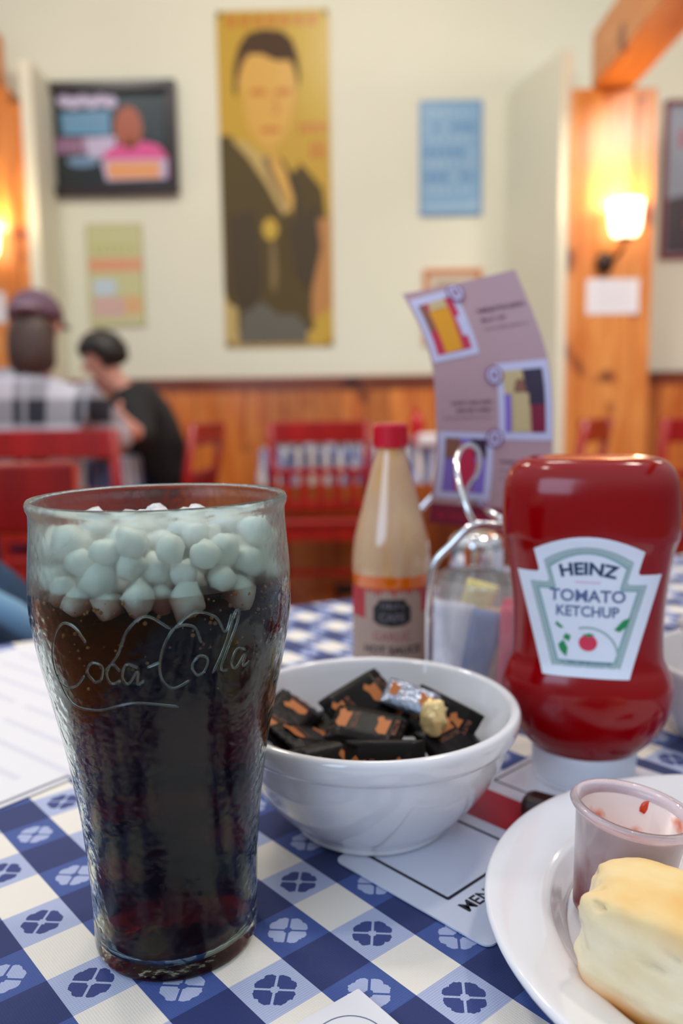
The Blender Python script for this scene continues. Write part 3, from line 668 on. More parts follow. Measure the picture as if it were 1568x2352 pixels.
# raised script lettering round the front of the glass
def wrap(u, v, l=0):   # u along the arc from the front, v height
    R0 = outr(v) + .0001 + l; a = -pi / 2 + .10 + u / .046
    return (R0 * cos(a), R0 * sin(a), v)
strokes = [  # big C with long tail, o c a - C o l a, in script; units of mm from the left, mm above the base line
 [(8, 15), (5, 19), (1, 20), (-3, 16), (-6, 9), (-6, 3), (-3, 0), (2, 1), (6, 5)], [(-6, 3), (-2, -5), (8, -6), (20, -3), (33, -5)],
 [(9, 3), (7, 6), (9, 9), (12, 8), (11, 4), (9, 3)], [(17, 7), (15, 9), (13, 6), (14, 3), (17, 4)], [(22, 8), (19, 9), (17.5, 5), (19, 3), (22, 7), (21.5, 3), (23.5, 4)],
 [(24.5, 8), (28, 9.5)], [(39, 14), (37, 19), (32, 19), (28.5, 12), (28, 5), (31, 1), (36, 3)], [(31, 19), (25, 23), (20, 19), (17, 12), (13, 7)],
 [(38, 4), (36.5, 7), (38.5, 10), (41, 8.5), (40, 5), (38, 4)], [(42.5, 4), (46, 12), (48.5, 20), (50, 22), (50, 19), (46.5, 10), (45, 5), (47, 4)], [(53, 9), (50, 10), (48.3, 6), (50, 4), (53, 8), (52.5, 4), (55, 5)],
 [(32, 19), (37, 23), (43, 21), (46, 16), (48, 21)]]
parts = []
for st in strokes:
    sp = smoothprof([(a, b) for a, b in st], 6)
    parts.append(tube([wrap((a - 25) * .00118, .110 + b * .00112) for a, b in sp], .00042, 6))
SCRG = M('script_glass', lin(226, 244, 234), .04, trans=1.0, ior=1.52)
mk('raised_script', join(*parts), SCRG, r, smooth=True, label='raised flowing script lettering on the glass')
# bubbles clinging below the surface
bub = []
for k in range(260):
    z = LZ - .0012 - abs(random.gauss(0, .014)); a = random.uniform(0, 2 * pi)
    rr = outr(z) - .0027 - random.random() * .0015
    bub.append(xf(ico(random.uniform(.00025, .0008), 1), (rr * cos(a), rr * sin(a), z)))
o = mk('soda_bubbles', join(*bub), M('bubble', lin(220, 170, 110), .1, trans=.6, ior=1.1), r, smooth=True, kind='stuff')
# ice pellets: each one a thing
ICE = NT('cloudy_ice'); fi = ICE.noise(140, 3); ICE.set(color=(.97, .96, .94, 1), rough=.35, trans=.38, ior=1.31, sss=.0); ICE.bump(fi, .4, .001); ICE = ICE.m
placed = []; cnt = 0; protos = []
for k in range(3):
    o = mk('ice_pellet', ico(.0062, 2, (1, .85, .9), .35, 2.0, k * 3.1), ICE, smooth=True); protos.append(o)
tries = 0
while len(placed) < 120 and tries < 12000:
    tries += 1
    z = random.uniform(LZ - .004, LZ + .017); R0 = outr(z) - .0021 - .0062
    a = random.uniform(0, 2 * pi); rr = R0 * (1 if random.random() < .6 else sqrt(random.random()))
    if z > LZ + .011 and rr > .03 and random.random() < .4: continue
    p = Vector((rr * cos(a), rr * sin(a), z))
    if all((p - q_).length > .0084 for q_ in placed): placed.append(p)
for k, p in enumerate(placed):
    o = protos[k] if k < 3 else protos[k % 3].copy()
    if k >= 3: COL.objects.link(o)
    o.location = (GX + p.x, GY + p.y, TZ + .0003 + p.z); o.rotation_euler = (random.random() * 6, random.random() * 6, random.random() * 6)
    s_ = random.uniform(.8, 1.05); o.scale = (s_, s_, s_)
    tag(o, 'cloudy ice pellet floating at the top of the cola', 'ice', 'ice pellets in the cola glass')

# ------------------------------------------------------------------ bowl of wrapped mints
BX, BY = .0128, .3785
BP = smoothprof([(a * .985, b) for a, b in [(0, .003), (.030, .003), (.034, .0002), (.0375, .0005), (.039, .004), (.046, .010), (.056, .022), (.063, .034), (.0665, .0445), (.0672, .0462), (.0695, .0480), (.0708, .0515), (.0714, .0550), (.0706, .0575), (.0688, .0584), (.0668, .0575), (.0655, .054), (.063, .046), (.058, .033), (.049, .019), (.036, .0105), (.02, .0075), (0, .0070)]], 4)
o = mk('ceramic_bowl', lathe(BP, 96), WHITE, smooth=True); o.location = (BX, BY, TZ + .0012); tag(o, 'white ceramic bowl full of black-wrapped candies', 'bowl')
WRAP = NT('black_wrapper'); fw_ = WRAP.noise(160, 2); WRAP.set(color=lin(12, 7, 6), rough=.34, spec=.14); WRAP.bump(fw_, .35, .0012); WRAP = WRAP.m
BRONZE = M('bronze_print', lin(160, 88, 26), .45, metal=.2); COPPER = M('copper_lettering', lin(120, 66, 42), .45, metal=.2)
SILV = NT('silver_wrapper'); fs_ = SILV.noise(240, 2); SILV.set(color=lin(150, 158, 176), rough=.2, metal=.7); SILV.bump(fs_, .6, .002); SILV = SILV.m
GOLD = NT('gold_foil'); fs_ = GOLD.noise(200, 2); GOLD.set(color=lin(246, 214, 150), rough=.28, metal=.35); GOLD.bump(fs_, .7, .002); GOLD = GOLD.m
def candy_mesh():
    L, W, T = .036, .026, .0075; nx, ny = 24, 14; V, F = [], []
    def P_(i, j, sgn):
        x = -L / 2 + L * i / nx; y = -W / 2 + W * j / ny; e = abs(x) / (L / 2)
        th_ = T / 2 * (1 if e < .72 else max(0.12, 1 - ((e - .72) / .28) ** .7 * .9)) * (1 - (abs(y) / (W / 2)) ** 6 * .75)
        rip = .0006 * sin(y * 2200) * max(0, (e - .72) / .28)
        return (x, y, sgn * th_ + rip)
    for sgn in (1, -1):
        for i in range(nx + 1):
            for j in range(ny + 1): V.append(P_(i, j, sgn))
    n1 = (nx + 1) * (ny + 1)
    for s_ in (0, 1):
        for i in range(nx):
            for j in range(ny):
                a = s_ * n1 + i * (ny + 1) + j; F.append((a, a + ny + 1, a + ny + 2, a + 1))
    for i in range(nx):
        for j in (0, ny): a = i * (ny + 1) + j; F.append((a, a + ny + 1, a + ny + 1 + n1, a + n1))
    for j in range(ny):
        for i in (0, nx): a = i * (ny + 1) + j; F.append((a, a + 1, a + 1 + n1, a + n1))
    return V, F
def candy(m=WRAP):
    r = thing('wrapped_candy', '', 'candy'); wr = mk('wrapper', candy_mesh(), m, r, smooth=True)
    P = Print(lambda x, y, l: (x, y, .00385 * (1 - (abs(y) / .013) ** 6 * .7) + .00008 * l), .004)
    P.poly([(-.0145, -.004), (-.0142, .002), (-.0152, .005), (-.0130, .0072), (-.0115, .0048), (-.0085, .0052), (-.0090, -.0058), (-.0125, -.0062)], 0, 1)
    P.text('BUTTER', -.0070, .0, .0032, 1, 1, .0, rot=-pi / 2); P.text('BUTTER', .0128, .0, .0032, 1, 1, .0, rot=-pi / 2)
    P.poly([(.0050, -.004), (.0053, .001), (.0040, .0045), (.0062, .0066), (.0080, .0040), (.0110, .0044), (.0105, -.0058), (.0070, -.0062)], 0, 1)
    P.build('printed_logo', [BRONZE, COPPER], wr); return r
cbase = candy(); csil = candy(SILV)
# (x, y, z over table, rx, ry, rz, label)
cz = [
 (-.002, -.001, .046, .30, .10, -.30, 'largest black candy at the centre of the bowl with bronze emblem facing us'),
 (-.004, .022, .050, .62, -.34, .52, 'brown-black candy standing highest at the back of the bowl'),
 (-.030, .004, .0385, .2, .35, .75, 'black candy half hidden at the left by the cola glass'),
 (-.042, .016, .044, .5, -.2, 1.1, 'black candy leaning on the bowl wall nearest the cola glass'),
 (-.019, -.018, .034, .8, .0, .5, 'small black candy on edge below the left side of the big one'),
 (.005, -.030, .0385, 1.35, .0, -.03, 'black candy lying on its edge along the front rim'),
 (.034, .010, .045, .7, .3, -.55, 'tilted black candy on the right slope of the pile'),
 (.040, -.004, .036, .3, .55, -.9, 'black candy lowest at the right, by the bowl wall'),
 (.026, .025, .042, .5, .1, .2, 'black candy at the rear right, mostly covered'),
 (-.020, .026, .036, .3, -.2, .3, 'black candy underneath the highest one at the back left'),
 (.0, .010, .030, .0, .1, 1.2, 'black candy buried in the middle of the pile'),
 (-.034, -.014, .0265, .1, .3, .2, 'black candy at the bottom left of the pile'),
 (.024, -.014, .0275, .1, -.2, -.4, 'black candy under the gold foil piece'),
 (-.006, -.014, .0215, .0, .0, .6, 'black candy at the bottom centre of the bowl')]
for i, (x, y, z, a, b, c, lab) in enumerate(cz):
    o = cbase if i == 0 else copy_tree(cbase)
    o.location = (BX + x, BY + y, TZ + z); o.rotation_euler = (a, b, c); o['label'] = lab; o['group'] = 'wrapped candies in the white bowl'
csil.scale = (.8, .62, .9); csil.location = (BX + .021, BY + .016, TZ + .054); csil.rotation_euler = (.55, .25, -.35); csil['label'] = 'shiny silver-grey candy on top of the pile right of centre'; csil['group'] = 'wrapped candies in the white bowl'
o = mk('gold_foil_candy', ico(.0085, 3, (.75, .6, 1.25), .5, 2.5, 2.0), GOLD, smooth=True); o.location = (BX + .0295, BY - .004, TZ + .052); o.rotation_euler = (.3, .1, -.25)
tag(o, 'small crumpled gold foil candy on the right of the pile', 'candy')

# ------------------------------------------------------------------ printed card under the bowl, papers
def oriented(px_, py_): return None
pA = Vector((.73, .683)); qA = Vector((.683, -.73)); C0 = Vector((.0519, .2798))
def cardmap(a, b, l): p = C0 + pA * a - qA * b; return (p.x, p.y, TZ + .0001 + .00010 * l)
def rrect(x0, x1, y0, y1, r_, n=5):
    out = []
    for cx_, cy_, a0 in ((x1 - r_, y1 - r_, 0), (x0 + r_, y1 - r_, pi / 2), (x0 + r_, y0 + r_, pi), (x1 - r_, y0 + r_, 1.5 * pi)):
        for i in range(n + 1): a = a0 + pi / 2 * i / n; out.append((cx_ + r_ * cos(a), cy_ + r_ * sin(a)))
    return out
r = thing('info_card', 'glossy white printed card with a red band lying under the bowl and plate', 'card')
out = rrect(0, .182, 0, .084, .004)
n = len(out); V = [cardmap(a, b, 0) for a, b in out]; V2 = [(x, y, z + .0007) for x, y, z in V]
mk('card_sheet', (V + V2, [tuple(range(n)), tuple(range(2 * n - 1, n - 1, -1))] + [(i, (i + 1) % n, n + (i + 1) % n, n + i) for i in range(n)]), M('card_white', lin(214, 218, 232), .25, coat=.4), r)
P = Print(lambda a, b, l: (lambda p: (p[0], p[1], p[2] + .00072))(cardmap(a, b, l)))
def fr(x0, x1, y0, y1, wd, ink): P.band(rrect(x0, x1, y0, y1, .001), rrect(x0 + wd, x1 - wd, y0 + wd, y1 - wd, .0008), ink, 1)
fr(.012, .066, .029, .078, .0016, 0)
P.rect(.074, .102, .0, .0775, 1, 1); fr(.112, .170, .030, .081, .0012, 0)
P.text('MENU', .0235, .0185, .0085, 0, 1, .02); P.text('MENU', .15, .015, .009, 0, 1, .02)
P.build('card_print', [BLACKI, M('card_red', lin(176, 14, 40), .3)], r)
def paper(name, label, corner, d1, L1, d2, L2, z, cat, mats=PAPER, th=.0005, crn=.002):
    r = thing(name, label, cat); c = Vector(corner); d1 = Vector(d1).normalized(); d2 = Vector(d2).normalized()
    mp = lambda a, b, l: (lambda p: (p.x, p.y, z + th + .0001 * l + (0)))(c + d1 * a + d2 * b)
    out = rrect(0, L1, 0, L2, crn); n = len(out); V = [mp(a, b, 0) for a, b in out]; Vb = [(x, y, zz - th) for x, y, zz in V]
    mk('sheet', (V + Vb, [tuple(range(n)), tuple(range(2 * n - 1, n - 1, -1))] + [(i, (i + 1) % n, n + (i + 1) % n, n + i) for i in range(n)]), mats, r); return r, mp
r, mp = paper('menu_sheet', 'white menu sheet with faint grey print at the left, behind the glass', (-.2664, .6801), (-.62, -.785), .30, (.785, -.62), .247, TZ + .0014, 'menu')
P = Print(mp)
for j in range(13):
    b0 = .02 + (j % 3) * .01
    P.scrawl(.02, .29, .0, .0, 0, 1) if False else None
    for k in range(2): P.rect(.018 + j * .021, .0225 + j * .021, b0 + k * .112, b0 + .075 + random.uniform(0, .03) + k * .112, 0, 1)
P.build('menu_print', [PRINTG], r)
r, mp = paper('menu_sheet', 'second white sheet showing just beneath the edge of the left menu', (-.2640, .6850), (-.62, -.785), .32, (.785, -.62), .2515, TZ + .0002, 'menu')
r, mp = paper('bordered_card', 'white card with blue curved border at the bottom edge of the photo', (.0035, .2597), (-.79, -.613), .11, (.613, -.79), .09, TZ + .0002, 'card', crn=.0006)
P = Print(mp)
for ins, wd, rad_ in ((.0055, .0004, .012), (.0095, .0006, .010)): P.band(rrect(ins, .11 - ins, ins, .09 - ins, rad_, 10), rrect(ins + wd, .11 - ins - wd, ins + wd, .09 - ins - wd, rad_ - wd, 10), 0, 1)
P.build('border_print', [M('border_blue', lin(84, 100, 132), .5)], r)

# ------------------------------------------------------------------ ketchup bottle
KX, KY = .1285, .423; KR = -math.atan2(KX, KY)
r = thing('ketchup_bottle', 'large upside-down red ketchup squeeze bottle with a white keystone label', 'bottle', (KX, KY, TZ + .0012), KR)
KP = [(.0120, .0235, .0235), (.0165, .0265, .0245), (.0205, .0310, .0265), (.0265, .0362, .029), (.036, .0412, .031), (.045, .0434, .032), (.053, .0436, .032), (.0604, .0414, .0305), (.0673, .0386, .0285), (.0794, .0379, .0275), (.0961, .0385, .0275), (.1124, .0401, .0282), (.1235, .0418, .029), (.1278, .0430, .0298), (.1317, .0441, .0306), (.1400, .0443, .031), (.1488, .0441, .031), (.1580, .0430, .030), (.1650, .0402, .0275), (.1690, .0362, .024), (.1706, .0310, .019)]
def kprof(z):
    for (a, b, c), (d, e, g) in zip(KP, KP[1:]):
        if a <= z <= d: t_ = (z - a) / (d - a); return b + (e - b) * t_, c + (g - c) * t_
    return KP[-1][1:]
KN = 2.7
def ring(a, b, z, n=72, ex=KN):
    out = []
    for i in range(n):
        th_ = 2 * pi * i / n; cx_, sy_ = cos(th_), sin(th_)
        out.append((math.copysign(abs(cx_) ** (2 / ex), cx_) * a, math.copysign(abs(sy_) ** (2 / ex), sy_) * b, z))
    return out
KS = smoothprof(KP, 4); V, F = [], []
for z, a, b in KS:
    ex = 2.0 + .7 * min(1, max(0, (z - .015) / .03)); V += ring(a, b, z, 72, ex)
for k in range(len(KS) - 1):
    for i in range(72): j = (i + 1) % 72; F.append((k * 72 + i, k * 72 + j, (k + 1) * 72 + j, (k + 1) * 72 + i))
F.append(list(range(72))); top = len(KS) - 1
n0 = len(V); V += ring(.027, .0155, .1695); V += ring(.0, .0, .1690)[:1]
for i in range(72): j = (i + 1) % 72; F.append((top * 72 + i, top * 72 + j, n0 + j, n0 + i)); F.append((n0 + i, n0 + j, n0 + 72))
t = NT('ketchup_red'); t.set(color=lin(142, 0, 6), rough=.14, spec=.38, coat=.12, coatr=.05); t.bump(t.noise(60, 2), .10, .002); KRED = t.m
mk('bottle_body', (V, F), KRED, r, smooth=True)
mk('cap', lathe(smoothprof([(0, 0), (.0245, 0), (.0262, .001), (.0268, .004), (.0272, .015), (.0270, .0172)], 3) + [(.0255, .0175), (.0250, .0165), (0, .0165)], 64), WHITE if False else M('cap_white', lin(226, 230, 240), .35), r, smooth=False, label='white flip cap the bottle stands on')
def surf(x, z, l):   # point of the bottle front
    a, b = kprof(z); q_ = min(.999, abs(x) / a); y = -b * (1 - q_ ** KN) ** (1 / KN)
    return (x, y - .0003 - .00012 * l, z)
ZC = .0955
zt = lambda v: ZC + v * 0.98
def lab(x, y, l): return surf(x, zt(y), l)
def keystone(ins):
    # outline in metres about the label centre, shrunk inwards by ins
    W1, W2, W3, W4 = .0262 - ins, .0345 - ins * 1.35, .0208 - ins * .9, .0225 - ins
    yt, ys, yb = .0315 - ins * 1.05, .0195 - ins, -.0335 + ins
    pts = []
    for i in range(13): a = -1 + 2 * i / 12; pts.append((a * W1, yt + .0072 * (1 - a * a)))
    pts += [(W4 + .001, ys + .0015), (W4 + .0018, ys + .0002), (W2, ys), (W3, yb), (-W3, yb), (-W2, ys), (-W4 - .0018, ys + .0002), (-W4 - .001, ys + .0015)]
    return pts
LI = [M('label_white', lin(226, 232, 246), .35), M('label_sage', lin(158, 182, 184), .35), M('label_teal', lin(104, 160, 160), .35), M('label_navy', lin(28, 60, 96), .35), M('label_green', lin(22, 140, 84), .35), M('label_tomato', lin(214, 52, 84), .35), M('label_pink', lin(222, 190, 212), .35), M('label_slate', lin(84, 104, 148), .35)]
P = Print(lab, .0035)
P.poly(keystone(0), 0, 0); P.band(keystone(.0050), keystone(.0060), 1, 1); P.band(keystone(.0062), keystone(.0074), 1, 1.2); P.band(keystone(.0076), keystone(.0083), 2, 1)
P.text('HEINZ', 0, .0195, .0088, 3, 2, .035, sx=1.02, arc=.052); P.rect(-.006, .006, .0150, .0158, 6, 2)
P.text('TOMATO', 0, .0055, .0086, 7, 2, .02, sx=.98); P.text('KETCHUP', 0, -.0022, .0076, 7, 2, .02, sx=.90)
P.line([(.0005 + .0145 * sin(a), -.0225 + .0145 * cos(a)) for a in [(-.3 + .13 * i) for i in range(17)]], .0012, 1, 1.5)
P.disc(.0008, -.0158, .0044, .0042, 5, 3); P.poly([(-.002, -.0118), (.001, -.0128), (.004, -.0116), (.0014, -.0108)], 4, 4)
P.poly([(.0130, -.0085), (.0170, -.0035), (.0205, -.0020), (.0190, -.0065), (.0155, -.0095)], 4, 3)
P.poly([(-.0110, -.0150), (-.0135, -.0175), (-.0125, -.0205), (-.0095, -.0235), (-.0088, -.0190)], 4, 3)
P.poly([(-.0100, -.0115), (-.0075, -.0125), (-.0082, -.0155), (-.0112, -.0140)], 4, 3); P.poly([(-.0145, -.0055), (-.0110, -.0085), (-.0125, -.0090), (-.0150, -.0072)], 4, 3)
P.scrawl(-.012, .012, -.0268, .0012, 7, 2)
P.build('keystone_label', LI, r, label='white keystone label with green border')

# ------------------------------------------------------------------ hot sauce bottle
r = thing('sauce_bottle', 'tapered glass bottle of orange hot sauce with a red cap', 'bottle', (.0330, .545, TZ + .0012))
SP = smoothprof([(0, .001), (.022, 0), (.0255, .003), (.0258, .02), (.0256, .06), (.0258, .075), (.0262, .088), (.0262, .096), (.0250, .108), (.0226, .1190), (.0198, .1290), (.0172, .1392), (.0146, .1492), (.0122, .1590), (.0100, .1665), (.0096, .170), (.0100, .1715)], 4)
t = NT('sauce_streaked_glass'); X = t.xyz(); st = t.noise(60, 3, stretch=(1, 1, .12))
film = t.ramp(st, [(.30, lin(224, 168, 92)), (.5, lin(214, 172, 134)), (.7, lin(222, 184, 136))])
lq = t.math('LESS_THAN', t.math('ADD', X[2], t.math('MULTIPLY', t.noise(40, 1), .006)), .0915)
t.set(color=t.mix(lq, film, lin(236, 110, 10)), rough=.10, coat=.8, coatr=.03, trans=.12); mk('bottle_glass', lathe(SP, 64), t.m, r, smooth=True)
mk('cap', join(lathe([(0, .170), (.0104, .170), (.0108, .1715), (.0108, .1845), (.0100, .1862), (0, .1864)], 40), *[xf(box(-.0003, .0003, .0106, .0112, .172, .184), rot=(0, 0, 2 * pi * k / 30)) for k in range(30)]), M('cap_red', lin(214, 8, 44), .3, coat=.4), r)
def slab(x, y, l): a = -pi / 2 + x / .0261 - .05; R0 = .02625 + .00008 * l; return (R0 * cos(a), R0 * sin(a), y)
P = Print(slab, .003)
P.rect(-.040, .040, .012, .0800, 0, 0)
for i in range(26):
    x = -.039 + i * .003; P.poly([(x, .0800), (x + .003, .0800), (x + .0015 + random.uniform(-.001, .001), .0800 - random.uniform(.002, .0065))], 1, 1)
P.rect(-.0385, -.019, .060, .0795, 1, .8); P.rect(.021, .0385, .064, .0795, 1, .8)
P.poly([(-.0085, .0735), (.0085, .0735), (.0095, .071), (.0125, .0680), (.0125, .0590), (.0085, .0565), (0, .0555), (-.0085, .0565), (-.0125, .0590), (-.0125, .0680), (-.0095, .071)], 2, 1)
P.scrawl(-.007, .008, .0675, .0035, 3, 2); P.text('CAFE', 0, .0592, .0072, 3, 2, .02)
P.text('GARLIC', 0, .0462, .0080, 4, 1, .0, sx=.95)
P.text('HOT SAUCE', .0, .0375, .0070, 2, 1, .03, sx=1.05)
P.build('paper_label', [M('label_tan', lin(172, 144, 128), .5), M('label_red_drip', lin(178, 44, 48), .5), M('label_black', lin(30, 26, 28), .5), M('label_grey', lin(112, 104, 108), .5), M('label_rose', lin(160, 72, 80), .5)], r)

# ------------------------------------------------------------------ condiment caddy, shaker, sweetener packets
r = thing('condiment_caddy', 'chrome wire caddy with a card clip, behind the ketchup bottle', 'caddy', (0, 0, 0))
z0 = TZ + .0030; WR = .0024
def arch(y): return smoothprof([(.0520, y, z0), (.0522, y, z0 + .04), (.0526, y, z0 + .078), (.0550, y, z0 + .100), (.0660, y, z0 + .113), (.0785, y, z0 + .1240), (.095, y, z0 + .1240), (.125, y, z0 + .1225), (.142, y, z0 + .112), (.153, y, z0 + .098), (.156, y, z0 + .078), (.156, y, z0)], 5)
mk('wire_arch', tube(arch(.487), WR, 10), CHROME, r, smooth=True); mk('wire_arch', tube(arch(.668), WR, 10), CHROME, r, smooth=True)
mk('base_frame', join(tube([(.052, .487, z0), (.052, .668, z0)], WR), tube([(.156, .487, z0), (.156, .668, z0)], WR), tube([(.052, .487, z0), (.156, .487, z0)], WR), tube([(.052, .668, z0), (.156, .668, z0)], WR)), CHROME, r, smooth=True)
mk('top_bar', tube([(.1, .487, z0 + .124), (.1, .668, z0 + .124)], WR), CHROME, r, smooth=True)
mk('card_clip', tube(smoothprof([(.0800, .487, z0 + .124), (.0745, .490, z0 + .136), (.0715, .50, z0 + .150), (.0725, .515, z0 + .162), (.0790, .53, z0 + .169), (.0870, .54, z0 + .169), (.0925, .55, z0 + .162), (.0930, .56, z0 + .150), (.089, .575, z0 + .138), (.086, .585, z0 + .126)], 5), .0019, 8), CHROME, r, smooth=True)
r = thing('cheese_shaker', 'glass shaker with a polished metal lid inside the wire caddy', 'shaker', (.1035, .628, TZ + .0012))
mk('shaker_glass', lathe(smoothprof([(0, .001), (.026, 0), (.0285, .004), (.0285, .05), (.027, .062), (.0215, .070), (.0205, .076)], 3) + [(.0190, .076), (.0195, .070), (.0250, .060), (.0265, .05), (.0265, .006), (0, .004)], 40), CLEARG, r, smooth=True)
mk('contents', lathe([(0, .0045), (.0262, .0065), (.0262, .052), (.0200, .066), (0, .067)], 32), M('grated_white', lin(232, 228, 220), .9), r)
mk('lid', lathe([(0, .074), (.0205, .074), (.0212, .076), (.0212, .090), (.0205, .094), (.0165, .0985), (.008, .1005), (0, .101)], 48), CHROME, r, smooth=True)
JARG = NT('clear_glass_lit_haze'); tr_ = JARG.n('ShaderNodeBsdfTransparent'); df_ = JARG.n('ShaderNodeBsdfTranslucent'); df_.inputs[0].default_value = (.9, .9, .9, 1); dd_ = JARG.n('ShaderNodeBsdfDiffuse'); dd_.inputs[0].default_value = (.9, .9, .9, 1)  # clear jar glass; its bright lit look is mixed in as whitish diffuse haze
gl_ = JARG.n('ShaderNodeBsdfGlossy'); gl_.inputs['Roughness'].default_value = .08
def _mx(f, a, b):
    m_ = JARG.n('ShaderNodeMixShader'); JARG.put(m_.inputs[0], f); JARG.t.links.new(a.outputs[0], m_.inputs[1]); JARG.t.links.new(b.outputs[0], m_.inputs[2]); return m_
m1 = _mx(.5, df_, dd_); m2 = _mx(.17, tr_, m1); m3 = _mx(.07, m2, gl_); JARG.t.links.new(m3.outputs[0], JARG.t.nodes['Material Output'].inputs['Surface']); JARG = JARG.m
r = thing('packet_jar', 'round clear glass jar, bright haze mixed into its colour, holding sweetener packets left of the ketchup', 'jar', (.0985, .535, TZ + .0012))
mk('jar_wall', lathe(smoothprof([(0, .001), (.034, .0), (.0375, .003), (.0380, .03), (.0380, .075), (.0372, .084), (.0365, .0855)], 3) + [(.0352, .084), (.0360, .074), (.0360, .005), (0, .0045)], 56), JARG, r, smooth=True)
pk = [((.0660, .520), lin(226, 226, 236), -.35, .02, .0, 'white sugar packet at the left inside the jar'), ((.0735, .515), lin(222, 222, 232), -.2, .12, .0, 'second white sugar packet, just right of the leftmost'),
      ((.0830, .528), lin(232, 216, 140), .0, .30, .012, 'yellow sweetener packet leaning to the right'), ((.0865, .512), lin(96, 124, 178), .12, .22, -.004, 'blue sweetener packet in the jar'),
      ((.0975, .516), lin(196, 166, 130), .2, .12, -.004, 'tan sugar packet between the blue and the pink'), ((.1085, .512), lin(228, 70, 104), .3, .10, -.002, 'bright pink sweetener packet facing us'),
      ((.1150, .526), lin(216, 40, 84), .4, .0, .0, 'deeper pink packet behind the bright pink one')]
for i, ((x, y), c, rz, tl, dz, lab_) in enumerate(pk):
    V, F = [], []; W, H = .034, .064
    if i < 2: W = .026
    for s_ in (1, -1):
        for a in range(9):
            for b in range(13):
                u, v = a / 8 * 2 - 1, b / 12 * 2 - 1; th_ = .0022 * (1 - u ** 4) * (1 - v ** 6) + .0002; V.append((u * W / 2 * .62, s_ * th_ + .0012 * sin(v * 2.5 + i), v * H / 2))
    for s_ in (0, 1):
        for a in range(8):
            for b in range(12): k = s_ * 117 + a * 13 + b; F.append((k, k + 13, k + 14, k + 1))
    for b in range(12):
        for a in (0, 8): k = a * 13 + b; F.append((k, k + 1, k + 118, k + 117))
    for a in range(8):
        for b in (0, 12): k = a * 13 + b; F.append((k, k + 13, k + 130, k + 117))
    o = mk('sweetener_packet', (V, F), Mn('packet_paper', c, tuple(min(1, q_ * 1.25) for q_ in c[:3]) + (1,), 60, .5), smooth=True)
    o.location = (x, y, TZ + .039 + dz + .002); o.rotation_euler = (-.05, tl, rz); tag(o, lab_, 'packet', 'sweetener packets in the jar')

# ------------------------------------------------------------------ drinks card standing in the clip
rows = [(.0640, .1500, .866, .604), (.0665, .1530, .8900, .600), (.0690, .1535, .9200, .597), (.0690, .1530, .9450, .595), (.0680, .1515, .9700, .595), (.0655, .1470, .9950, .598), (.0575, .1375, 1.0220, .604), (.0464, .1276, 1.0470, .612)]
RS = smoothprof(rows, 6)
def cmap(u, v, l):     # u 0..1 left-right, v 0..1 bottom-top
    k = min(max(v, 0), 1) * (len(RS) - 1); i = min(int(k), len(RS) - 2); t_ = k - i
    xl, xr, z, y = [RS[i][q_] + (RS[i + 1][q_] - RS[i][q_]) * t_ for q_ in range(4)]
    sk = .018 * (u - .5) * (.9 - 1.6 * (1 - v)) if True else 0
    return (xl + (xr - xl) * u, y + .006 * sin(pi * u) - .00025 * l, z + sk)
r = thing('drinks_card', 'tall curved mauve drinks card with three white-bordered photos standing behind the ketchup', 'card')
CI = [M('card_mauve', lin(188, 152, 158), .4), M('photo_border', lin(206, 204, 234), .4), M('card_maroon', lin(130, 26, 58), .4), M('ink_plum', lin(104, 60, 84), .5), M('photo_amber', lin(232, 156, 14), .4), M('photo_red', lin(200, 40, 76), .4), M('photo_dark', lin(54, 38, 62), .4), M('photo_cream', lin(206, 182, 132), .4), M('photo_violet', lin(134, 108, 196), .4), M('photo_brown', lin(140, 90, 70), .4), M('ring_plum', lin(134, 78, 124), .4), M('ink_faint', lin(160, 122, 132), .5)]
P = Print(cmap, .07)
P.rect(0, 1, 0, 1, 0, 0); P.rect(0, 1, 0, .105, 2, 1); P.scrawl(.06, .9, .045, .022, 5, 2)
def photo(pts, ins=.12):
    P.poly(pts, 1, 2); c = (sum(p[0] for p in pts) / 4, sum(p[1] for p in pts) / 4); return lambda a, b: tuple((1 - a) * ((1 - b) * pts[0][k] + b * pts[3][k]) + a * ((1 - b) * pts[1][k] + b * pts[2][k]) for k in (0, 1))
f = photo([(.02, .70), (.44, .72), (.44, .975), (.02, .955)]); g = lambda pts, ink, ly: P.poly([f(*p) for p in pts], ink, ly)
g([(.12, .1), (.88, .1), (.88, .88), (.12, .88)], 5, 3); g([(.30, .1), (.68, .12), (.72, .75), (.5, .86), (.28, .75)], 4, 4); g([(.12, .45), (.27, .5), (.25, .88), (.12, .88)], 9, 4); g([(.30, .76), (.72, .76), (.7, .88), (.35, .88)], 7, 5); g([(.78, .3), (.88, .3), (.88, .6), (.78, .6)], 1, 4)
f = photo([(.55, .36), (.99, .36), (.99, .67), (.55, .67)])
g([(.12, .1), (.88, .1), (.88, .9), (.12, .9)], 7, 3); g([(.55, .45), (.88, .45), (.88, .9), (.5, .9)], 6, 4); g([(.62, .1), (.88, .1), (.88, .45), (.6, .45)], 2, 4); g([(.12, .1), (.24, .1), (.24, .6), (.12, .6)], 8, 4); g([(.28, .12), (.58, .12), (.58, .6), (.28, .6)], 7, 5); g([(.3, .62), (.55, .62), (.5, .78), (.36, .78)], 9, 5)
f = photo([(.02, .13), (.50, .13), (.50, .385), (.02, .395)])
g([(.12, .1), (.88, .1), (.88, .9), (.12, .9)], 8, 3); g([(.12, .55), (.4, .6), (.4, .9), (.12, .9)], 9, 4); g([(.6, .6), (.88, .6), (.88, .9), (.6, .9)], 6, 4); g([(.35, .12), (.65, .12), (.7, .45), (.62, .78), (.38, .78), (.3, .45)], 5, 5)
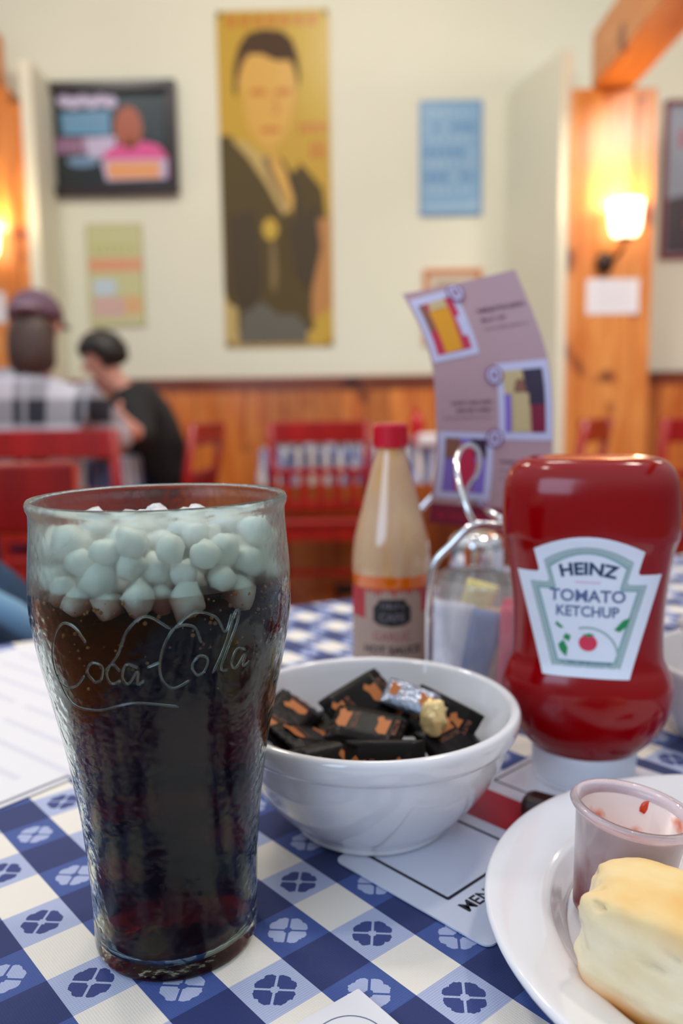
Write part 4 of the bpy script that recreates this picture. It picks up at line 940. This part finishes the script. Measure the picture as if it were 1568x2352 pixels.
for cx_, cy_ in ((.44, .955), (.53, .625), (.51, .365)):
    P.disc(cx_, cy_, .075, .040, 10, 6, 24); P.disc(cx_, cy_, .058, .031, 1, 7, 24); P.rect(cx_ - .03, cx_ - .012, cy_ - .018, cy_ + .018, 10, 8); P.rect(cx_ + .004, cx_ + .03, cy_ - .016, cy_ + .016, 10, 8)
for a, b, c, hh, ink in ((.55, .96, .865, .017, 3), (.55, .76, .83, .015, 3), (.55, .93, .80, .010, 11), (.14, .50, .51, .016, 3), (.18, .50, .478, .016, 3), (.06, .50, .45, .010, 11), (.56, .72, .265, .014, 3), (.56, .80, .235, .012, 11), (.56, .78, .21, .010, 11)): P.scrawl(a, b, c, hh, ink, 2)
o = P.build('card_front', CI, r)
n0 = len(RS); V, F = [], []
for i in range(n0):
    for u in (0, .25, .5, .75, 1): p = cmap(u, i / (n0 - 1), 0); V.append((p[0], p[1] + .0008, p[2])); V.append((p[0], p[1] + .0014, p[2]))
for i in range(n0 - 1):
    for u in range(4):
        for k in (0, 1): a = i * 10 + u * 2 + k; F.append((a, a + 2, a + 12, a + 10))
mk('card_stock', (V, F), CI[0], r)

# ------------------------------------------------------------------ plate, dip cup, bread, knife, second bowl
PX, PY = .158, .265
o = mk('dinner_plate', lathe(smoothprof([(0, .0035), (.055, .003), (.060, .0), (.066, .001), (.080, .0075), (.098, .0150), (.1070, .0182), (.1088, .0200), (.1082, .0215), (.1060, .0218), (.098, .0196), (.0865, .0165), (.0835, .0140), (.079, .0090), (.072, .0075), (0, .0070)], 4), 128), WHITE, smooth=True)
o.location = (PX, PY, TZ + .0012); tag(o, 'white dinner plate with the bread and dip cup', 'plate')
t = NT('frosted_cup_plastic'); cz_ = t.math('ADD', t.noise(90, 3), t.math('MULTIPLY', t.math('SUBTRACT', .022, t.xyz()[2]), 22.0)); t.set(color=t.ramp(cz_, [(.50, lin(246, 228, 230)), (.80, lin(196, 70, 78))]), rough=.25, trans=.72, ior=1.3, coat=.4); CUPM = t.m
r = thing('dip_cup', 'small translucent plastic cup smeared with red sauce on the plate', 'cup', (.1005, .2870, TZ + .0088), rot=(radians(0), radians(8), 0))
CP = [(0, .0015), (.0150, .0010), (.0158, .002), (.0205, .0400), (.0222, .0405), (.0230, .0418), (.0222, .0432), (.0200, .0432), (.0192, .0400), (.0148, .0030), (0, .0025)]
cw = mk('cup_wall', lathe(CP, 56), CUPM, r, smooth=True)
t = NT('tomato_smear'); ns = t.math('ADD', t.noise(70, 3), t.math('MULTIPLY', t.math('SUBTRACT', .027, t.xyz()[2]), 8.0)); t.set(color=t.ramp(ns, [(.50, lin(218, 198, 194)), (.62, lin(206, 110, 84)), (.74, lin(176, 36, 28))]), rough=.3)
mk('sauce_smear', lathe([(0, .0030), (.0142, .0034), (.0190, .0390), (.0187, .0390), (.0138, .0045), (0, .0042)], 48), t.m, cw, smooth=True, label='thin film of red sauce inside the cup')
mk('sauce_drop', xf(ico(.0028, 2, (1, .3, 1.1), .3), (.0115, .0150, .036)), M('tomato_drop', lin(206, 62, 24), .25), cw, smooth=True, label='orange-red drop of sauce on the inner wall')
# bread
bm = bmesh.new(); bmesh.ops.create_cube(bm, size=2); bmesh.ops.subdivide_edges(bm, edges=list(bm.edges), cuts=28, use_grid_fill=True)
for p in bm.verts:
    c = p.co; u = Vector((c.x, c.y, c.z)); q_ = (abs(u.x) ** 5 + abs(u.y) ** 5 + abs(u.z) ** 5) ** (1 / 5)
    v = u / q_; nn = noise.noise(v * 2.1) * .045 + noise.noise(v * 6) * .022 + noise.noise(v * 18) * .008
    v = v * (1 + nn); v.z += .16 * (v.x + 1) * -.35 if v.z > 0 else 0
    pit = noise.noise(v * 7 + Vector((4, 2, 9)));
    if pit > .42: v = v * (1 - (pit - .42) * .35)
    p.co = Vector((v.x * .048, v.y * .0185, v.z * .0212))
vf = ([p.co.copy() for p in bm.verts], [tuple(q_.index for q_ in f.verts) for f in bm.faces]); bm.free()
t = NT('bread'); X = t.xyz(); nz = t.noise(50, 4); nb = t.noise(26, 3)
crumb = t.ramp(nz, [(.35, lin(236, 216, 172)), (.65, lin(244, 230, 198))])
zz = t.math('ADD', t.math('MULTIPLY', X[2], 1.0), t.math('MULTIPLY', t.math('SUBTRACT', nb, .5), .012))
lowc = t.ramp(t.math('MULTIPLY', t.math('ADD', zz, .0215), 40.0), [(.34, (1, 1, 1, 1)), (.60, (0, 0, 0, 1))])
topc = t.ramp(t.math('MULTIPLY', t.math('SUBTRACT', zz, .008), 60.0), [(.1, (0, 0, 0, 1)), (.7, (1, 1, 1, 1))])
gold = t.ramp(nb, [(.35, lin(238, 206, 142)), (.62, lin(224, 160, 66))])
c = t.mix(topc, crumb, gold); c = t.mix(lowc, c, t.ramp(nb, [(.35, lin(196, 116, 30)), (.7, lin(218, 158, 78))]))
t.set(color=c, rough=.75, sss=.15); t.b.inputs['Subsurface Radius'].default_value = (.006, .003, .0015); t.bump(t.noise(120, 5), .5, .0012)
o = mk('bread_roll', vf, t.m, smooth=True); o.location = (.1180, .2230, TZ + .0292); o.rotation_euler = (radians(4), radians(2), radians(-37))
tag(o, 'chunk of pale bread roll with golden crust at the front of the plate', 'bread')
r = thing('steak_knife', 'dark wooden-handled knife lying between the ketchup cap and the plate rim', 'knife', (.0868, .3790, TZ + .0066), rot=(0, 0, radians(-36)))
hm = wood('dark_handle', lin(44, 22, 20), lin(62, 32, 28), lin(30, 14, 14), axis='x', rough=.4)
v, f = box(0, .095, -.0075, .0075, -.005, .006, .004); mk('handle', ([(p[0], p[1] * (1 - .15 * sin(p[0] * 40)), p[2]) for p in v], f), hm, r, smooth=False)
mk('blade', box(.093, .20, -.006, .006, -.0008, .0008, .0004), CHROME, r)
r = thing('ceramic_bowl', 'white bowl at the right edge behind the ketchup bottle', 'bowl', (.262, .478, TZ + .0012))
mk('bowl_wall', lathe(smoothprof([(0, .002), (.055, .0), (.062, .002), (.068, .016), (.072, .032), (.0745, .041), (.0735, .044), (.0715, .043), (.068, .032), (.060, .012), (.04, .006), (0, .005)], 4), 72), WHITE, r, smooth=True)
bm = bmesh.new(); bmesh.ops.create_icosphere(bm, subdivisions=4, radius=1)
for p in bm.verts:
    c = p.co; k = 1 + .28 * noise.noise(c * 2.3 + Vector((3, 1, 4))) + .12 * noise.noise(c * 6); p.co = Vector((c.x * .050 * k, c.y * .045 * k, c.z * .034 * k))
vf = ([p.co.copy() for p in bm.verts], [tuple(q_.index for q_ in f.verts) for f in bm.faces]); bm.free()
o = mk('paper_napkin', vf, PAPER, smooth=True); o.location = (.262, .480, TZ + .054); tag(o, 'crumpled white paper napkin in the bowl at the right edge', 'napkin')
